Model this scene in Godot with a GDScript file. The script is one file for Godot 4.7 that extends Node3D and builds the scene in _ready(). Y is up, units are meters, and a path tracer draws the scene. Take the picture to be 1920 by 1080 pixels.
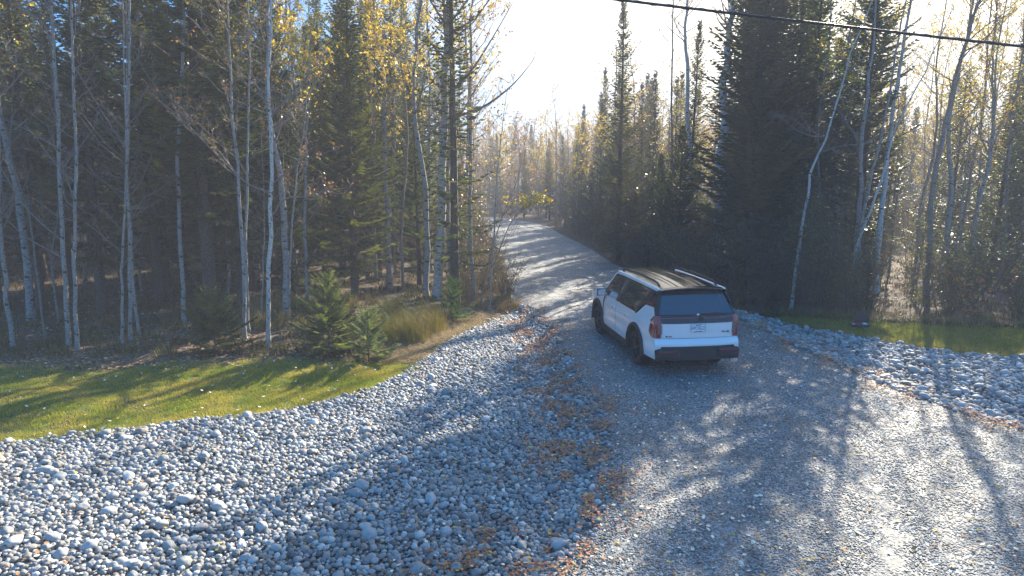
extends Node3D
# A gravel drive through an autumn wood. y is up, metres; the drive runs towards -z. "d" is the distance ahead, so z = -d.

var R := RandomNumberGenerator.new()
var M := {}
var names := {}
var bumps := FastNoiseLite.new()

# ---------------------------------------------------------------- geometry collector
class Geo:
	var v := PackedVector3Array()
	var n := PackedVector3Array()
	var c := PackedColorArray()
	var uv := PackedVector2Array()
	var ix := PackedInt32Array()
	var v_off := 0.0

	func vert(p: Vector3, no: Vector3, col := Color.WHITE, t := Vector2.ZERO) -> int:
		v.append(p); n.append(no); c.append(col); uv.append(t)
		return v.size() - 1

	func tri(a: int, b: int, cc: int) -> void:     # winds itself clockwise as seen from the side its normals point to
		var f := (v[b] - v[a]).cross(v[cc] - v[a])
		if f.dot(n[a] + n[b] + n[cc]) > 0.0:
			ix.append(a); ix.append(cc); ix.append(b)
		else:
			ix.append(a); ix.append(b); ix.append(cc)

	func kite(a: Vector3, m1: Vector3, t: Vector3, m2: Vector3, col: Color) -> void:   # flat leaf: no normals kept
		var k := v.size()
		v.append(a); v.append(m1); v.append(t); v.append(m2)
		c.append(col); c.append(col); c.append(col); c.append(col)
		ix.append(k); ix.append(k + 1); ix.append(k + 2); ix.append(k); ix.append(k + 2); ix.append(k + 3)

	func blade(a: Vector3, b: Vector3, t: Vector3, col: Color) -> void:
		var k := v.size()
		v.append(a); v.append(b); v.append(t)
		c.append(col); c.append(col); c.append(col)
		ix.append(k); ix.append(k + 1); ix.append(k + 2)

	func flat_quad(a: Vector3, b: Vector3, cc: Vector3, d: Vector3, out: Vector3, col := Color.WHITE) -> void:
		var no := (b - a).cross(d - a).normalized()
		if no.dot(out) < 0.0: no = -no
		var i0 := vert(a, no, col, Vector2(0, 0)); var i1 := vert(b, no, col, Vector2(1, 0)); var i2 := vert(cc, no, col, Vector2(1, 1)); var i3 := vert(d, no, col, Vector2(0, 1))
		tri(i0, i1, i2); tri(i0, i2, i3)

	func box(lo: Vector3, hi: Vector3, bevel := 0.0, col := Color.WHITE) -> void:      # a box with chamfered edges
		var mid := (lo + hi) / 2.0
		var h := (hi - lo) / 2.0
		var b := minf(bevel, minf(h.x, minf(h.y, h.z)) * 0.9)
		for ax in 3:
			var u := (ax + 1) % 3
			var w := (ax + 2) % 3
			for s in [-1.0, 1.0]:
				var q := []
				for k in [[-1, -1], [1, -1], [1, 1], [-1, 1]]:
					var p := Vector3.ZERO
					p[ax] = s * h[ax]; p[u] = k[0] * (h[u] - b); p[w] = k[1] * (h[w] - b)
					q.append(mid + p)
				var o := Vector3.ZERO
				o[ax] = s
				flat_quad(q[0], q[1], q[2], q[3], o, col)
		if b <= 0.0: return
		for ax in 3:
			var u := (ax + 1) % 3
			var w := (ax + 2) % 3
			for su in [-1.0, 1.0]:
				for sw in [-1.0, 1.0]:
					var q := []
					for k in [[-1, 0], [1, 0], [1, 1], [-1, 1]]:
						var p := Vector3.ZERO
						p[ax] = k[0] * (h[ax] - b)
						p[u] = su * (h[u] - (0.0 if k[1] == 0 else b))
						p[w] = sw * (h[w] - (b if k[1] == 0 else 0.0))
						q.append(mid + p)
					var o := Vector3.ZERO
					o[u] = su; o[w] = sw
					flat_quad(q[0], q[1], q[2], q[3], o, col)

	func tube(path: PackedVector3Array, r0: float, r1: float, sides: int, col := Color.WHITE, vs := 1.0, radii := PackedFloat32Array(), cap := false) -> void:
		var m := path.size()
		var side := Vector3.RIGHT
		var along := v_off
		var first := v.size()
		for i in m:
			var dir: Vector3 = (path[mini(i + 1, m - 1)] - path[maxi(i - 1, 0)]).normalized()
			if i == 0:
				side = dir.cross(Vector3(0.31, 0.1, 0.94)).normalized()
			side = (side - dir * side.dot(dir)).normalized()
			var up := dir.cross(side)
			var r := lerpf(r0, r1, float(i) / (m - 1))
			if radii.size() == m: r = radii[i]
			if i > 0: along += path[i].distance_to(path[i - 1])
			for k in sides + 1:
				var a := TAU * k / sides
				var no := side * cos(a) + up * sin(a)
				vert(path[i] + no * r, no, col, Vector2(float(k) / sides, along * vs))
		for i in m - 1:
			var a0 := first + i * (sides + 1)
			for k in sides:
				var a := a0 + k
				var b := a + sides + 1
				ix.append(a); ix.append(b + 1); ix.append(a + 1); ix.append(a); ix.append(b); ix.append(b + 1)
		if cap:
			for e in 2:
				var i := 0 if e == 0 else m - 1
				var o: Vector3 = ((path[0] - path[1]) if e == 0 else (path[m - 1] - path[m - 2])).normalized()
				var cen := vert(path[i], o, col)
				var ring := []
				for k in sides:
					ring.append(vert(v[first + i * (sides + 1) + k], o, col))
				for k in sides:
					tri(cen, ring[k], ring[(k + 1) % sides])

	func lathe(profile: Array, sides: int, centre: Vector3, axis: int, col := Color.WHITE) -> void:   # profile of [along axis, radius]
		var u := (axis + 1) % 3
		var w := (axis + 2) % 3
		var rows := []
		for i in profile.size():
			var prev: Array = profile[maxi(i - 1, 0)]
			var next: Array = profile[mini(i + 1, profile.size() - 1)]
			var da: float = next[0] - prev[0]
			var dr: float = next[1] - prev[1]
			var row := []
			for k in sides + 1:
				var a := TAU * k / sides
				var p := Vector3.ZERO
				p[axis] = profile[i][0]; p[u] = profile[i][1] * cos(a); p[w] = profile[i][1] * sin(a)
				var no := Vector3.ZERO
				no[axis] = -dr; no[u] = da * cos(a); no[w] = da * sin(a)
				row.append(vert(centre + p, no.normalized(), col, Vector2(float(k) / sides, i)))
			rows.append(row)
		for i in rows.size() - 1:
			for k in sides:
				tri(rows[i][k], rows[i][k + 1], rows[i + 1][k + 1]); tri(rows[i][k], rows[i + 1][k + 1], rows[i + 1][k])

	func grid(rows: Array, out := Vector3.UP) -> void:   # rows of arrays of Vector3, with smooth normals; uv = (x, z)
		var ni := rows.size()
		var nj: int = rows[0].size()
		var at := []
		for i in ni:
			var ids := []
			for j in nj:
				var du: Vector3 = rows[i][mini(j + 1, nj - 1)] - rows[i][maxi(j - 1, 0)]
				var dv: Vector3 = rows[mini(i + 1, ni - 1)][j] - rows[maxi(i - 1, 0)][j]
				var no := du.cross(dv).normalized()
				if no.dot(out) < 0.0: no = -no
				var p: Vector3 = rows[i][j]
				ids.append(vert(p, no, Color.WHITE, Vector2(p.x, p.z)))
			at.append(ids)
		for i in ni - 1:
			for j in nj - 1:
				tri(at[i][j], at[i][j + 1], at[i + 1][j + 1]); tri(at[i][j], at[i + 1][j + 1], at[i + 1][j])

	func mesh() -> ArrayMesh:
		var a := []
		a.resize(Mesh.ARRAY_MAX)
		a[Mesh.ARRAY_VERTEX] = v
		if n.size() == v.size(): a[Mesh.ARRAY_NORMAL] = n
		if c.size() == v.size(): a[Mesh.ARRAY_COLOR] = c
		if uv.size() == v.size():
			a[Mesh.ARRAY_TEX_UV] = uv
			if n.size() == v.size(): a[Mesh.ARRAY_TEX_UV2] = uv
		a[Mesh.ARRAY_INDEX] = ix
		var m := ArrayMesh.new()
		m.add_surface_from_arrays(Mesh.PRIMITIVE_TRIANGLES, a)
		return m

# ---------------------------------------------------------------- scene helpers
func rf(a: float, b: float) -> float: return R.randf_range(a, b)

func numbered(called: String) -> String:
	var k: int = names.get(called, 0)
	names[called] = k + 1
	return called if k == 0 else "%s_%03d" % [called, k]

func tag(o: Node, label: String, category := "", group := "", kind := "") -> Node:
	if label: o.set_meta("label", label)
	if category: o.set_meta("category", category)
	if group: o.set_meta("group", group)
	if kind: o.set_meta("kind", kind)
	return o

func thing(called: String, label: String, category: String, where := Vector3.ZERO, group := "") -> Node3D:
	var o := Node3D.new()
	o.name = numbered(called)
	add_child(o)
	o.position = where
	tag(o, label, category, group)
	return o

func obj(called: String, mesh: Mesh, m: Material, parent: Node = null, where := Vector3.ZERO) -> MeshInstance3D:
	var o := MeshInstance3D.new()
	o.mesh = mesh
	o.material_override = m
	o.cast_shadow = GeometryInstance3D.SHADOW_CASTING_SETTING_ON
	if parent:
		var k := 0
		var nm := called
		while parent.has_node(nm):
			k += 1
			nm = "%s_%03d" % [called, k]
		o.name = nm
		parent.add_child(o)
	else:
		o.name = numbered(called)
		add_child(o)
	o.position = where
	return o

func many(called: String, mesh: Mesh, m: Material, places: Array, colors: Array, parent: Node = null) -> MultiMeshInstance3D:
	var mm := MultiMesh.new()
	mm.transform_format = MultiMesh.TRANSFORM_3D
	mm.use_colors = true
	mm.mesh = mesh
	mm.instance_count = places.size()
	for i in places.size():
		mm.set_instance_transform(i, places[i])
		mm.set_instance_color(i, colors[i])
	var o := MultiMeshInstance3D.new()
	o.multimesh = mm
	o.material_override = m
	if parent:
		o.name = called
		parent.add_child(o, true)
	else:
		o.name = numbered(called)
		add_child(o)
	o.set_meta("kind", "stuff")
	return o

func srgb(r: float, g: float, b: float) -> Color: return Color(r, g, b).linear_to_srgb()   # a base colour given in linear values

func mat(r: float, g: float, b: float, rough := 0.8, metal := 0.0, coat := 0.0) -> StandardMaterial3D:
	var m := StandardMaterial3D.new()
	m.albedo_color = srgb(r, g, b)
	m.roughness = rough
	m.metallic = metal
	if coat > 0.0:
		m.clearcoat_enabled = true
		m.clearcoat = coat
		m.clearcoat_roughness = 0.04
	return m

func leafy(rough: float, through: Color, spec := 0.5) -> StandardMaterial3D:
	var m := StandardMaterial3D.new()
	m.vertex_color_use_as_albedo = true
	m.roughness = rough
	m.metallic_specular = spec
	m.cull_mode = BaseMaterial3D.CULL_DISABLED
	m.backlight_enabled = true
	m.backlight = through
	return m

func noise_tex(freq: float, ramp: Gradient, size := 512, kind := FastNoiseLite.TYPE_SIMPLEX_SMOOTH, octaves := 4, sd := 1, ret := FastNoiseLite.RETURN_DISTANCE) -> NoiseTexture2D:
	var f := FastNoiseLite.new()
	f.noise_type = kind
	f.frequency = freq
	f.seed = sd
	f.fractal_octaves = octaves
	if kind == FastNoiseLite.TYPE_CELLULAR:
		f.cellular_return_type = ret
		f.fractal_type = FastNoiseLite.FRACTAL_NONE
	var t := NoiseTexture2D.new()
	t.width = size; t.height = size
	t.seamless = true
	t.noise = f
	if ramp: t.color_ramp = ramp
	return t

func ramp(stops: Array) -> Gradient:      # [[offset, r, g, b] ...] in linear base colours
	var g := Gradient.new()
	var off := PackedFloat32Array()
	var col := PackedColorArray()
	for s in stops:
		off.append(s[0]); col.append(srgb(s[1], s[2], s[3]))
	g.offsets = off; g.colors = col
	return g

func lerp_at(pts: Array, t: float) -> float:
	if t <= pts[0][0]: return pts[0][1]
	for i in range(1, pts.size()):
		if t <= pts[i][0]:
			var a: Array = pts[i - 1]
			var b: Array = pts[i]
			return lerpf(a[1], b[1], (t - a[0]) / (b[0] - a[0]))
	return pts[-1][1]

# ---------------------------------------------------------------- the lie of the land, all in metres
var ROAD_L := [[0.0, -2.2], [3.0, -1.4], [5.0, -0.75], [6.7, 0.2], [7.6, 0.75], [9.1, 1.2], [10.0, 1.39], [12.2, 1.5], [15.2, 1.25], [18.5, 1.02], [21.5, 0.65], [23.4, -0.02], [31.9, -0.4], [45.0, -1.25], [54.5, -2.35], [60.0, -3.3], [66.0, -5.5], [74.0, -11.0], [84.0, -20.0]]
var ROAD_R := [[0.0, 20.0], [6.0, 15.5], [8.0, 12.5], [9.5, 10.3], [10.9, 8.75], [11.9, 8.25], [12.9, 7.85], [14.7, 7.6], [16.7, 7.25], [19.9, 7.0], [21.5, 6.9], [24.0, 6.3], [32.9, 4.95], [41.2, 4.5], [49.6, 3.6], [57.4, 3.1], [64.0, 1.5], [70.0, -1.5], [78.0, -8.0], [84.0, -13.5]]
var LAWN_L := [[2.0, -16.0], [6.5, -15.0], [8.6, -12.0], [10.17, -8.1], [10.54, -7.05], [11.0, -6.0], [11.26, -4.73], [12.1, -3.57], [13.0, -2.77], [14.1, -2.41], [15.65, -2.03], [18.1, -1.46], [21.1, -0.51], [22.6, 0.1]]          # x of the bed's left border at d
var LAWN_LX := [[-15.0, 6.5], [-12.0, 8.6], [-8.1, 10.17], [-7.05, 10.54], [-6.0, 11.0], [-4.73, 11.26], [-3.57, 12.1], [-2.77, 13.0], [-2.41, 14.1], [-2.1, 14.6]]
var LAWN_LT := [[-24.0, 14.9], [-11.2, 14.35], [-8.7, 14.15], [-7.8, 14.5], [-5.5, 14.75], [-2.1, 14.9]]
var BED_R := [[7.5, 30.0], [12.9, 19.0], [14.0, 15.8], [14.6, 14.0], [15.3, 11.9], [15.75, 10.7], [16.56, 9.9], [17.8, 9.18], [19.4, 8.4], [20.8, 8.0], [21.9, 7.2]]
var BED_RX := [[7.2, 21.9], [8.0, 20.8], [8.4, 19.4], [9.18, 17.8], [9.9, 16.56], [10.7, 15.75], [11.9, 15.3], [14.0, 14.6], [15.8, 14.0], [22.0, 12.2]]
var LAWN_RT := [[8.0, 20.9], [8.7, 20.1], [9.84, 19.2], [11.2, 18.8], [12.3, 18.2], [13.9, 17.95], [22.0, 17.4]]

func road_l(d: float) -> float: return lerp_at(ROAD_L, d)
func road_r(d: float) -> float: return lerp_at(ROAD_R, d)
func lawn_l(d: float) -> float: return lerp_at(LAWN_L, d)
func bed_r(d: float) -> float: return lerp_at(BED_R, d)

func ht(x: float, d: float) -> float:
	var y := 0.0
	var l := road_l(d)
	var r := road_r(d)
	var near := clampf((26.0 - d) / 4.0, 0.0, 1.0)
	var u := x - (l - 0.45)                                     # the stone-lined swale beside the drive
	var w := 0.5 if u > 0.0 else 1.5
	y -= 0.30 * near * exp(-u * u / (w * w))
	var q := x - (r + 0.9)
	y -= 0.16 * near * exp(-q * q / 0.5)
	if x > l and x < r:                                         # two shallow wheel tracks and a crown
		var t := (x - l) / maxf(r - l, 0.1)
		y += 0.05 * (1.0 - 4.0 * (t - 0.5) * (t - 0.5)) + 0.022 * bumps.get_noise_2d(x * 2.2, d * 2.2)
		var mid := l + 2.9
		y -= 0.035 * (exp(-pow((x - mid + 0.95) / 0.28, 2.0)) + exp(-pow((x - mid - 0.95) / 0.28, 2.0)))
	else:
		var out := maxf(l - x, x - r)
		y += clampf((out - 2.0) / 3.0, 0.0, 1.0) * (0.10 + 0.12 * bumps.get_noise_2d(x, d))
	y += clampf((d - 90.0) / 300.0, 0.0, 1.0) * 10.0
	return y

func at(x: float, d: float, up := 0.0) -> Vector3: return Vector3(x, ht(x, d) + up, -d)

func strip(left: Callable, right: Callable, d0: float, d1: float, step: float, cols: int, up: float) -> ArrayMesh:
	var g := Geo.new()
	var rows := []
	var d := d0
	while d <= d1 + 0.001:
		var row := []
		for j in cols + 1:
			var x := lerpf(left.call(d), right.call(d), float(j) / cols)
			row.append(at(x, d, up))
		rows.append(row)
		d += step * (1.0 if d < 25.0 else 3.0)
	g.grid(rows)
	return g.mesh()

func sheet_x(near: Array, far: Array, x0: float, x1: float, step: float, rws: int, up: float) -> ArrayMesh:
	var g := Geo.new()
	var rows := []
	var x := x0
	while x <= x1 + 0.001:
		var row := []
		for j in rws + 1:
			var d := lerpf(lerp_at(near, x) - 0.1, lerp_at(far, x), float(j) / rws)
			row.append(at(x, d, up))
		rows.append(row)
		x += step
	g.grid(rows)
	return g.mesh()

# ---------------------------------------------------------------- plants
func bend(points: Array, n: int) -> PackedVector3Array:      # a smooth curve through the points
	var out := PackedVector3Array()
	var m := points.size()
	for i in n + 1:
		var t := float(i) / n * (m - 1)
		var k := mini(int(t), m - 2)
		var f := t - k
		var a: Vector3 = points[maxi(k - 1, 0)]
		var b: Vector3 = points[k]
		var c: Vector3 = points[k + 1]
		var d: Vector3 = points[mini(k + 2, m - 1)]
		out.append(b.cubic_interpolate(c, a, d, f))
	return out

func spray(g: Geo, p: Vector3, dir: Vector3, flat: Vector3, length: float, width: float, col: Color) -> void:
	var s := flat * width
	var m := p + dir * length * 0.45
	g.kite(p, m + s, p + dir * length, m - s, col)
	var up := dir.cross(flat).normalized() * width * 0.7
	g.kite(p, m + up, p + dir * length, m - up, col)

func conifer(sd: int, h: float, r0: float, clear: float, dense: float, a: Color, b: Color, fine := 1.0, narrow_top := 1.0, ragged := 0.25) -> Dictionary:
	R.seed = sd
	var tr := Geo.new()
	var lean := Vector3(rf(-0.02, 0.02) * h, 0, rf(-0.02, 0.02) * h)
	var axis := bend([Vector3.ZERO, Vector3(rf(-0.04, 0.04), h * 0.35, rf(-0.04, 0.04)) + lean * 0.3, Vector3(rf(-0.05, 0.05), h * 0.7, rf(-0.05, 0.05)) + lean * 0.7, Vector3(0, h, 0) + lean], 14)
	var rad := 0.0105 * h + 0.02 * minf(h / 4.0, 1.0)
	var radii := PackedFloat32Array()
	for i in 15:
		var t := i / 14.0
		radii.append(rad * (1.0 - t * 0.96) * (1.25 if i == 0 else 1.0))
	tr.tube(axis, 0, 0, 7 if h > 4.0 else 5, Color.WHITE, 0.6, radii)
	# dead lower twigs
	if clear > 1.0:
		for i in int(clear * 9):
			var y := rf(0.5, clear)
			var az := rf(0, TAU)
			var p := axis[int(y / h * 14)]
			p.y = y
			var o := Vector3(cos(az), rf(-0.3, 0.1), sin(az))
			var l := rf(0.3, 1.0)
			tr.tube(bend([p, p + o * l * 0.5 + Vector3(0, 0.03, 0), p + o * l + Vector3(0, -0.12, 0)], 3), 0.011, 0.003, 3, Color.WHITE, 1.0)
	var g := Geo.new()
	var y := clear
	while y < h - 0.04:
		var t := (y - clear) / (h - clear)
		var envelope := pow(1.0 - t, 0.85 * narrow_top) * minf(1.0, 0.55 + t * 4.0) * r0 + 0.05
		var nb := 4 + int(R.randi() % 3)
		var az0 := rf(0, TAU)
		for k in nb:
			var l := envelope * rf(1.0 - ragged * 1.6, 1.0 + ragged)
			if R.randf() < 0.06: continue
			var az := az0 + TAU * k / nb + rf(-0.35, 0.35)
			var o := Vector3(cos(az), 0, sin(az))
			var sd2 := Vector3(-sin(az), 0, cos(az))
			var droop := lerpf(0.42, -0.75, pow(t, 0.7)) + rf(-0.1, 0.1)
			var yy := y + rf(-0.1, 0.1) * minf(h / 6.0, 1.0)
			var base := axis[clampi(int(yy / h * 14), 0, 14)]
			base.y = yy
			var prev := base
			var tint := rf(0.0, 1.0)
			var steps := maxi(4, int(l / (0.085 * fine) * dense))
			for s in range(1, steps + 1):
				var f := float(s) / steps
				var p := base + o * l * f + Vector3(0, (-droop * f + 0.30 * f * f) * l, 0)
				var dir := (p - prev).normalized()
				if s == 1 or s % 3 == 0:
					g.kite(prev, prev.lerp(p, 0.5) + sd2 * 0.006, p + dir * 0.1, prev.lerp(p, 0.5) - sd2 * 0.006, Color(0.05, 0.035, 0.025))
				prev = p
				if f < 0.12: continue
				var tl := (l * 0.30 * (1.0 - 0.62 * f) + 0.07 * fine) * rf(0.7, 1.25)
				tl = minf(tl, 0.55)
				for side in [-1.0, 1.0]:
					var sp: Vector3 = (dir * 0.62 + sd2 * side * rf(0.65, 0.95) + Vector3(0, rf(-0.35, 0.06), 0)).normalized()
					var fl := sp.cross(Vector3.UP).normalized()
					var col := a.lerp(b, clampf(tint * 0.6 + rf(0.0, 0.4), 0, 1))
					spray(g, p, sp, fl, tl, 0.028 * fine + tl * 0.07, col)
					if tl > 0.16 * fine:
						for q in 2 + int(tl / (0.12 * fine)):
							var w := rf(0.25, 0.9)
							var sg := -1.0 if q % 2 else 1.0
							var d2 := (sp * 0.7 + fl * sg * 0.7 + Vector3(0, rf(-0.4, 0.1), 0)).normalized()
							var e := p + sp * tl * w
							var lw := tl * 0.42 * (1.1 - w)+ 0.03 * fine
							var ss := d2.cross(Vector3.UP).normalized() * (0.021 * fine)
							g.kite(e, e + d2 * lw * 0.5 + ss, e + d2 * lw, e + d2 * lw * 0.5 - ss, col)
				if s == steps:
					spray(g, p, dir, sd2, 0.12 * fine, 0.02 * fine, a.lerp(b, tint))
		y += lerpf(0.27, 0.12, t) * rf(0.8, 1.2) * fine / minf(1.0, dense + 0.25)
	return {"trunk": tr.mesh(), "crown": g.mesh()}

func leaf_at(g: Geo, p: Vector3, size: float, col: Color) -> void:
	var o := Vector3(rf(-1, 1), rf(-1.0, 0.5), rf(-1, 1)).normalized()
	var s := o.cross(Vector3(rf(-1, 1), rf(-1, 1), rf(-1, 1))).normalized()
	var m := p + o * size * 0.5
	g.kite(p, m + s * size * 0.36, p + o * size, m - s * size * 0.36, col)

# a leafless or nearly leafless broadleaf tree: trunk, branches and what leaves are left
func broadleaf(sd: int, path: Array, r0: float, o := {}) -> Dictionary:
	R.seed = sd
	var nb: int = o.get("branches", 22)
	var from: float = o.get("from", 0.3)
	var length: float = o.get("length", 2.0)
	var leaves: float = o.get("leaves", 0.0)
	var cols: Array = o.get("colors", [Color(0.45, 0.26, 0.04)])
	var rise: float = o.get("rise", 0.85)
	var lsize: float = o.get("leaf", 0.06)
	var leaf_from: float = o.get("leaf_from", 0.0)
	var n := 20
	var axis := bend(path, n)
	for i in range(1, n):
		axis[i] += Vector3(rf(-1, 1), 0, rf(-1, 1)) * r0 * 0.5
	var tr := Geo.new()
	var radii := PackedFloat32Array()
	for i in n + 1:
		var t := float(i) / n
		radii.append(r0 * lerpf(1.0, 0.16, pow(t, 1.1)) * (1.3 if i == 0 else rf(0.96, 1.04)))
	tr.v_off = rf(0.0, 2.0)
	tr.tube(axis, 0, 0, 9, Color.WHITE, 0.5, radii)
	var g := Geo.new()
	var lf := Geo.new()
	var limbs := []
	for k in nb:
		var t := lerpf(from, 0.99, (k + rf(0.0, 1.0)) / nb)
		var i := int(t * n)
		var p := axis[i].lerp(axis[mini(i + 1, n)], t * n - i)
		var az := rf(0, TAU)
		var l := length * (1.0 - 0.55 * (t - from) / (1.0 - from)) * rf(0.45, 1.15)
		var dir := Vector3(cos(az), rise * rf(0.5, 1.3), sin(az)).normalized()
		limbs.append([p, dir, l, radii[i] * rf(0.28, 0.5), t])
	for e in o.get("limbs", []):      # limbs that are told one by one: points in metres, the first on the trunk
		var lp := bend(e, 10)
		g.tube(lp, r0 * 0.36, 0.006, 5, Color.WHITE, 0.5)
		for k in 9:
			var t := rf(0.15, 1.0)
			var p := lp[int(t * 10)]
			var dl: Vector3 = (lp[10] - lp[0]).normalized()
			limbs.append([p, (dl * 0.55 + Vector3(rf(-1, 1), rf(-0.5, 1.0), rf(-1, 1)) * 1.1).normalized(), rf(0.3, 0.9), 0.009, 0.5])
	for e in limbs:
		var p: Vector3 = e[0]
		var dir: Vector3 = e[1]
		var l: float = e[2]
		var side := dir.cross(Vector3(rf(-1, 1), rf(-1, 1), rf(-1, 1))).normalized()
		var lp := bend([p, p + dir * l * 0.35 + side * l * rf(-0.07, 0.07), p + dir * l * 0.7 + Vector3(0, l * 0.08, 0) + side * l * rf(-0.1, 0.1), p + dir * l + Vector3(0, l * rf(0.0, 0.28), 0)], 6)
		g.tube(lp, maxf(e[3], 0.006), 0.003, 4, Color.WHITE, 0.5)
		var subs := 3 + int(l * 3.0)
		for s in subs:
			var f := lerpf(0.25, 1.0, (s + rf(0, 1)) / subs)
			var q := lp[int(f * 6)]
			var d2 := (dir * 0.8 + Vector3(rf(-1, 1), rf(-0.4, 1.0), rf(-1, 1)) * 0.9).normalized()
			var l2 := l * rf(0.15, 0.42) * (1.2 - 0.6 * f)
			var mid := q + d2 * l2 * 0.5 + Vector3(rf(-1, 1), rf(-0.2, 0.6), rf(-1, 1)) * l2 * 0.1
			var tip := q + d2 * l2 + Vector3(0, l2 * 0.15, 0)
			g.tube(PackedVector3Array([q, mid, tip]), 0.0055, 0.0022, 3, Color.WHITE, 0.5)
			for w in 3:
				var z := mid.lerp(tip, rf(0.0, 0.9))
				var d3 := (d2 + Vector3(rf(-1, 1), rf(-0.5, 0.9), rf(-1, 1)) * 0.9).normalized()
				var l3 := l2 * rf(0.25, 0.5) + 0.05
				g.tube(PackedVector3Array([z, z + d3 * l3]), 0.0032, 0.0016, 3, Color.WHITE, 0.5)
				if leaves > 0.0 and e[4] >= leaf_from:
					var cnt := int(leaves * 3.0 + R.randf())
					for c in cnt:
						leaf_at(lf, z + d3 * l3 * rf(0.2, 1.1) + Vector3(rf(-1, 1), rf(-1, 1), rf(-1, 1)) * 0.03, lsize * rf(0.7, 1.3), cols[R.randi() % cols.size()] * rf(0.75, 1.2))
	var out := {"trunk": tr.mesh(), "branches": g.mesh()}
	if lf.v.size(): out["leaves"] = lf.mesh()
	return out

func shrub(sd: int, h: float, stems: int, spread: float, leaves: float, cols: Array, lsize: float) -> Dictionary:
	R.seed = sd
	var g := Geo.new()
	var lf := Geo.new()
	for k in stems:
		var az := rf(0, TAU)
		var lean := rf(0.05, 1.0) * spread
		var hh := h * rf(0.55, 1.0)
		var b := Vector3(cos(az), 0, sin(az)) * rf(0.0, 0.25)
		var tip := b + Vector3(cos(az) * lean, hh, sin(az) * lean)
		var lp := bend([b, b.lerp(tip, 0.5) + Vector3(rf(-0.1, 0.1), hh * 0.08, rf(-0.1, 0.1)), tip], 6)
		g.tube(lp, rf(0.008, 0.018), 0.003, 4, Color.WHITE, 0.5)
		for s in 14:
			var f := rf(0.2, 1.0)
			var q := lp[int(f * 6)]
			var d2 := Vector3(rf(-1, 1), rf(-0.1, 1.1), rf(-1, 1)).normalized()
			var l2 := rf(0.15, 0.55) * h * 0.35
			g.tube(PackedVector3Array([q, q + d2 * l2 * 0.5 + Vector3(0, 0.03, 0), q + d2 * l2]), 0.0045, 0.002, 3, Color.WHITE, 0.5)
			for w in 4:
				var z := q + d2 * l2 * rf(0.2, 1.0)
				var d3 := (d2 + Vector3(rf(-1, 1), rf(-0.5, 0.9), rf(-1, 1))).normalized()
				var l3 := l2 * rf(0.2, 0.5)
				g.tube(PackedVector3Array([z, z + d3 * l3]), 0.0028, 0.0014, 3, Color.WHITE, 0.5)
				for c in int(leaves * 3.0 + R.randf()):
					leaf_at(lf, z + d3 * l3 * rf(0.1, 1.1), lsize * rf(0.6, 1.3), cols[R.randi() % cols.size()] * rf(0.7, 1.2))
	var out := {"stems": g.mesh()}
	if lf.v.size(): out["leaves"] = lf.mesh()
	return out

func plant(called: String, label: String, category: String, parts: Dictionary, mats: Dictionary, where: Vector3, turn := 0.0, size := Vector3.ONE, group := "") -> Node3D:
	var t := thing(called, label, category, where, group)
	for k in parts:
		obj(k, parts[k], mats[k], t)
	t.rotation.y = turn
	t.scale = size
	return t

func again(proto: Node3D, label: String, where: Vector3, turn: float, size: Vector3, group := "") -> Node3D:
	var base := String(proto.name)
	if base.length() > 4 and base[-4] == "_" and base.right(3).is_valid_int(): base = base.left(-4)
	var c: Node3D = proto.duplicate()
	c.name = numbered(base)
	add_child(c)
	c.position = where
	c.rotation = Vector3(0, turn, 0)
	c.scale = size
	tag(c, label, "", group)
	return c

# ---------------------------------------------------------------- textures
func birch_bark(sd: int, base: Color, dark: Color, marks: int, blotches: int) -> ImageTexture:
	R.seed = sd
	var w := 128
	var h := 512
	var im := Image.create(w, h, false, Image.FORMAT_RGB8)
	var f := FastNoiseLite.new()
	f.seed = sd
	f.frequency = 0.03
	for y in h:
		for x in w:
			var a := f.get_noise_3d(cos(TAU * x / w) * 20.0, sin(TAU * x / w) * 20.0, y * 1.4)
			var b := f.get_noise_3d(cos(TAU * x / w) * 90.0, sin(TAU * x / w) * 90.0, y * 5.0 + 500.0)
			var k := base * (0.92 + 0.22 * a + 0.16 * b)
			if a < -0.28: k = k.lerp(dark, 0.35)
			im.set_pixel(x, y, k.linear_to_srgb())
	for i in marks:
		var y := R.randi() % h
		var x := R.randi() % w
		var l := 6 + R.randi() % 34
		var d := rf(0.35, 0.95)
		for k in l:
			var xx := (x + k) % w
			var yy := clampi(y + int(1.5 * sin(k * 0.2)), 0, h - 1)
			for q in 1 + (R.randi() % 2):
				var yq := clampi(yy + q, 0, h - 1)
				im.set_pixel(xx, yq, im.get_pixel(xx, yq).lerp(dark.linear_to_srgb(), d))
	for i in blotches:
		var cx := R.randi() % w
		var cy := R.randi() % h
		var rx := rf(6, 22)
		var ry := rf(4, 14)
		for y in range(-int(ry), int(ry) + 1):
			for x in range(-int(rx), int(rx) + 1):
				if x * x / (rx * rx) + y * y / (ry * ry) + f.get_noise_2d((cx + x) * 4.0, (cy + y) * 4.0) * 1.3 < 0.7:
					im.set_pixel(posmod(cx + x, w), clampi(cy + y, 0, h - 1), dark.linear_to_srgb())
	return ImageTexture.create_from_image(im)

func bark(tex: Texture2D, rough := 0.85) -> StandardMaterial3D:
	var m := StandardMaterial3D.new()
	m.albedo_texture = tex
	m.roughness = rough
	m.metallic_specular = 0.3
	return m

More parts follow.
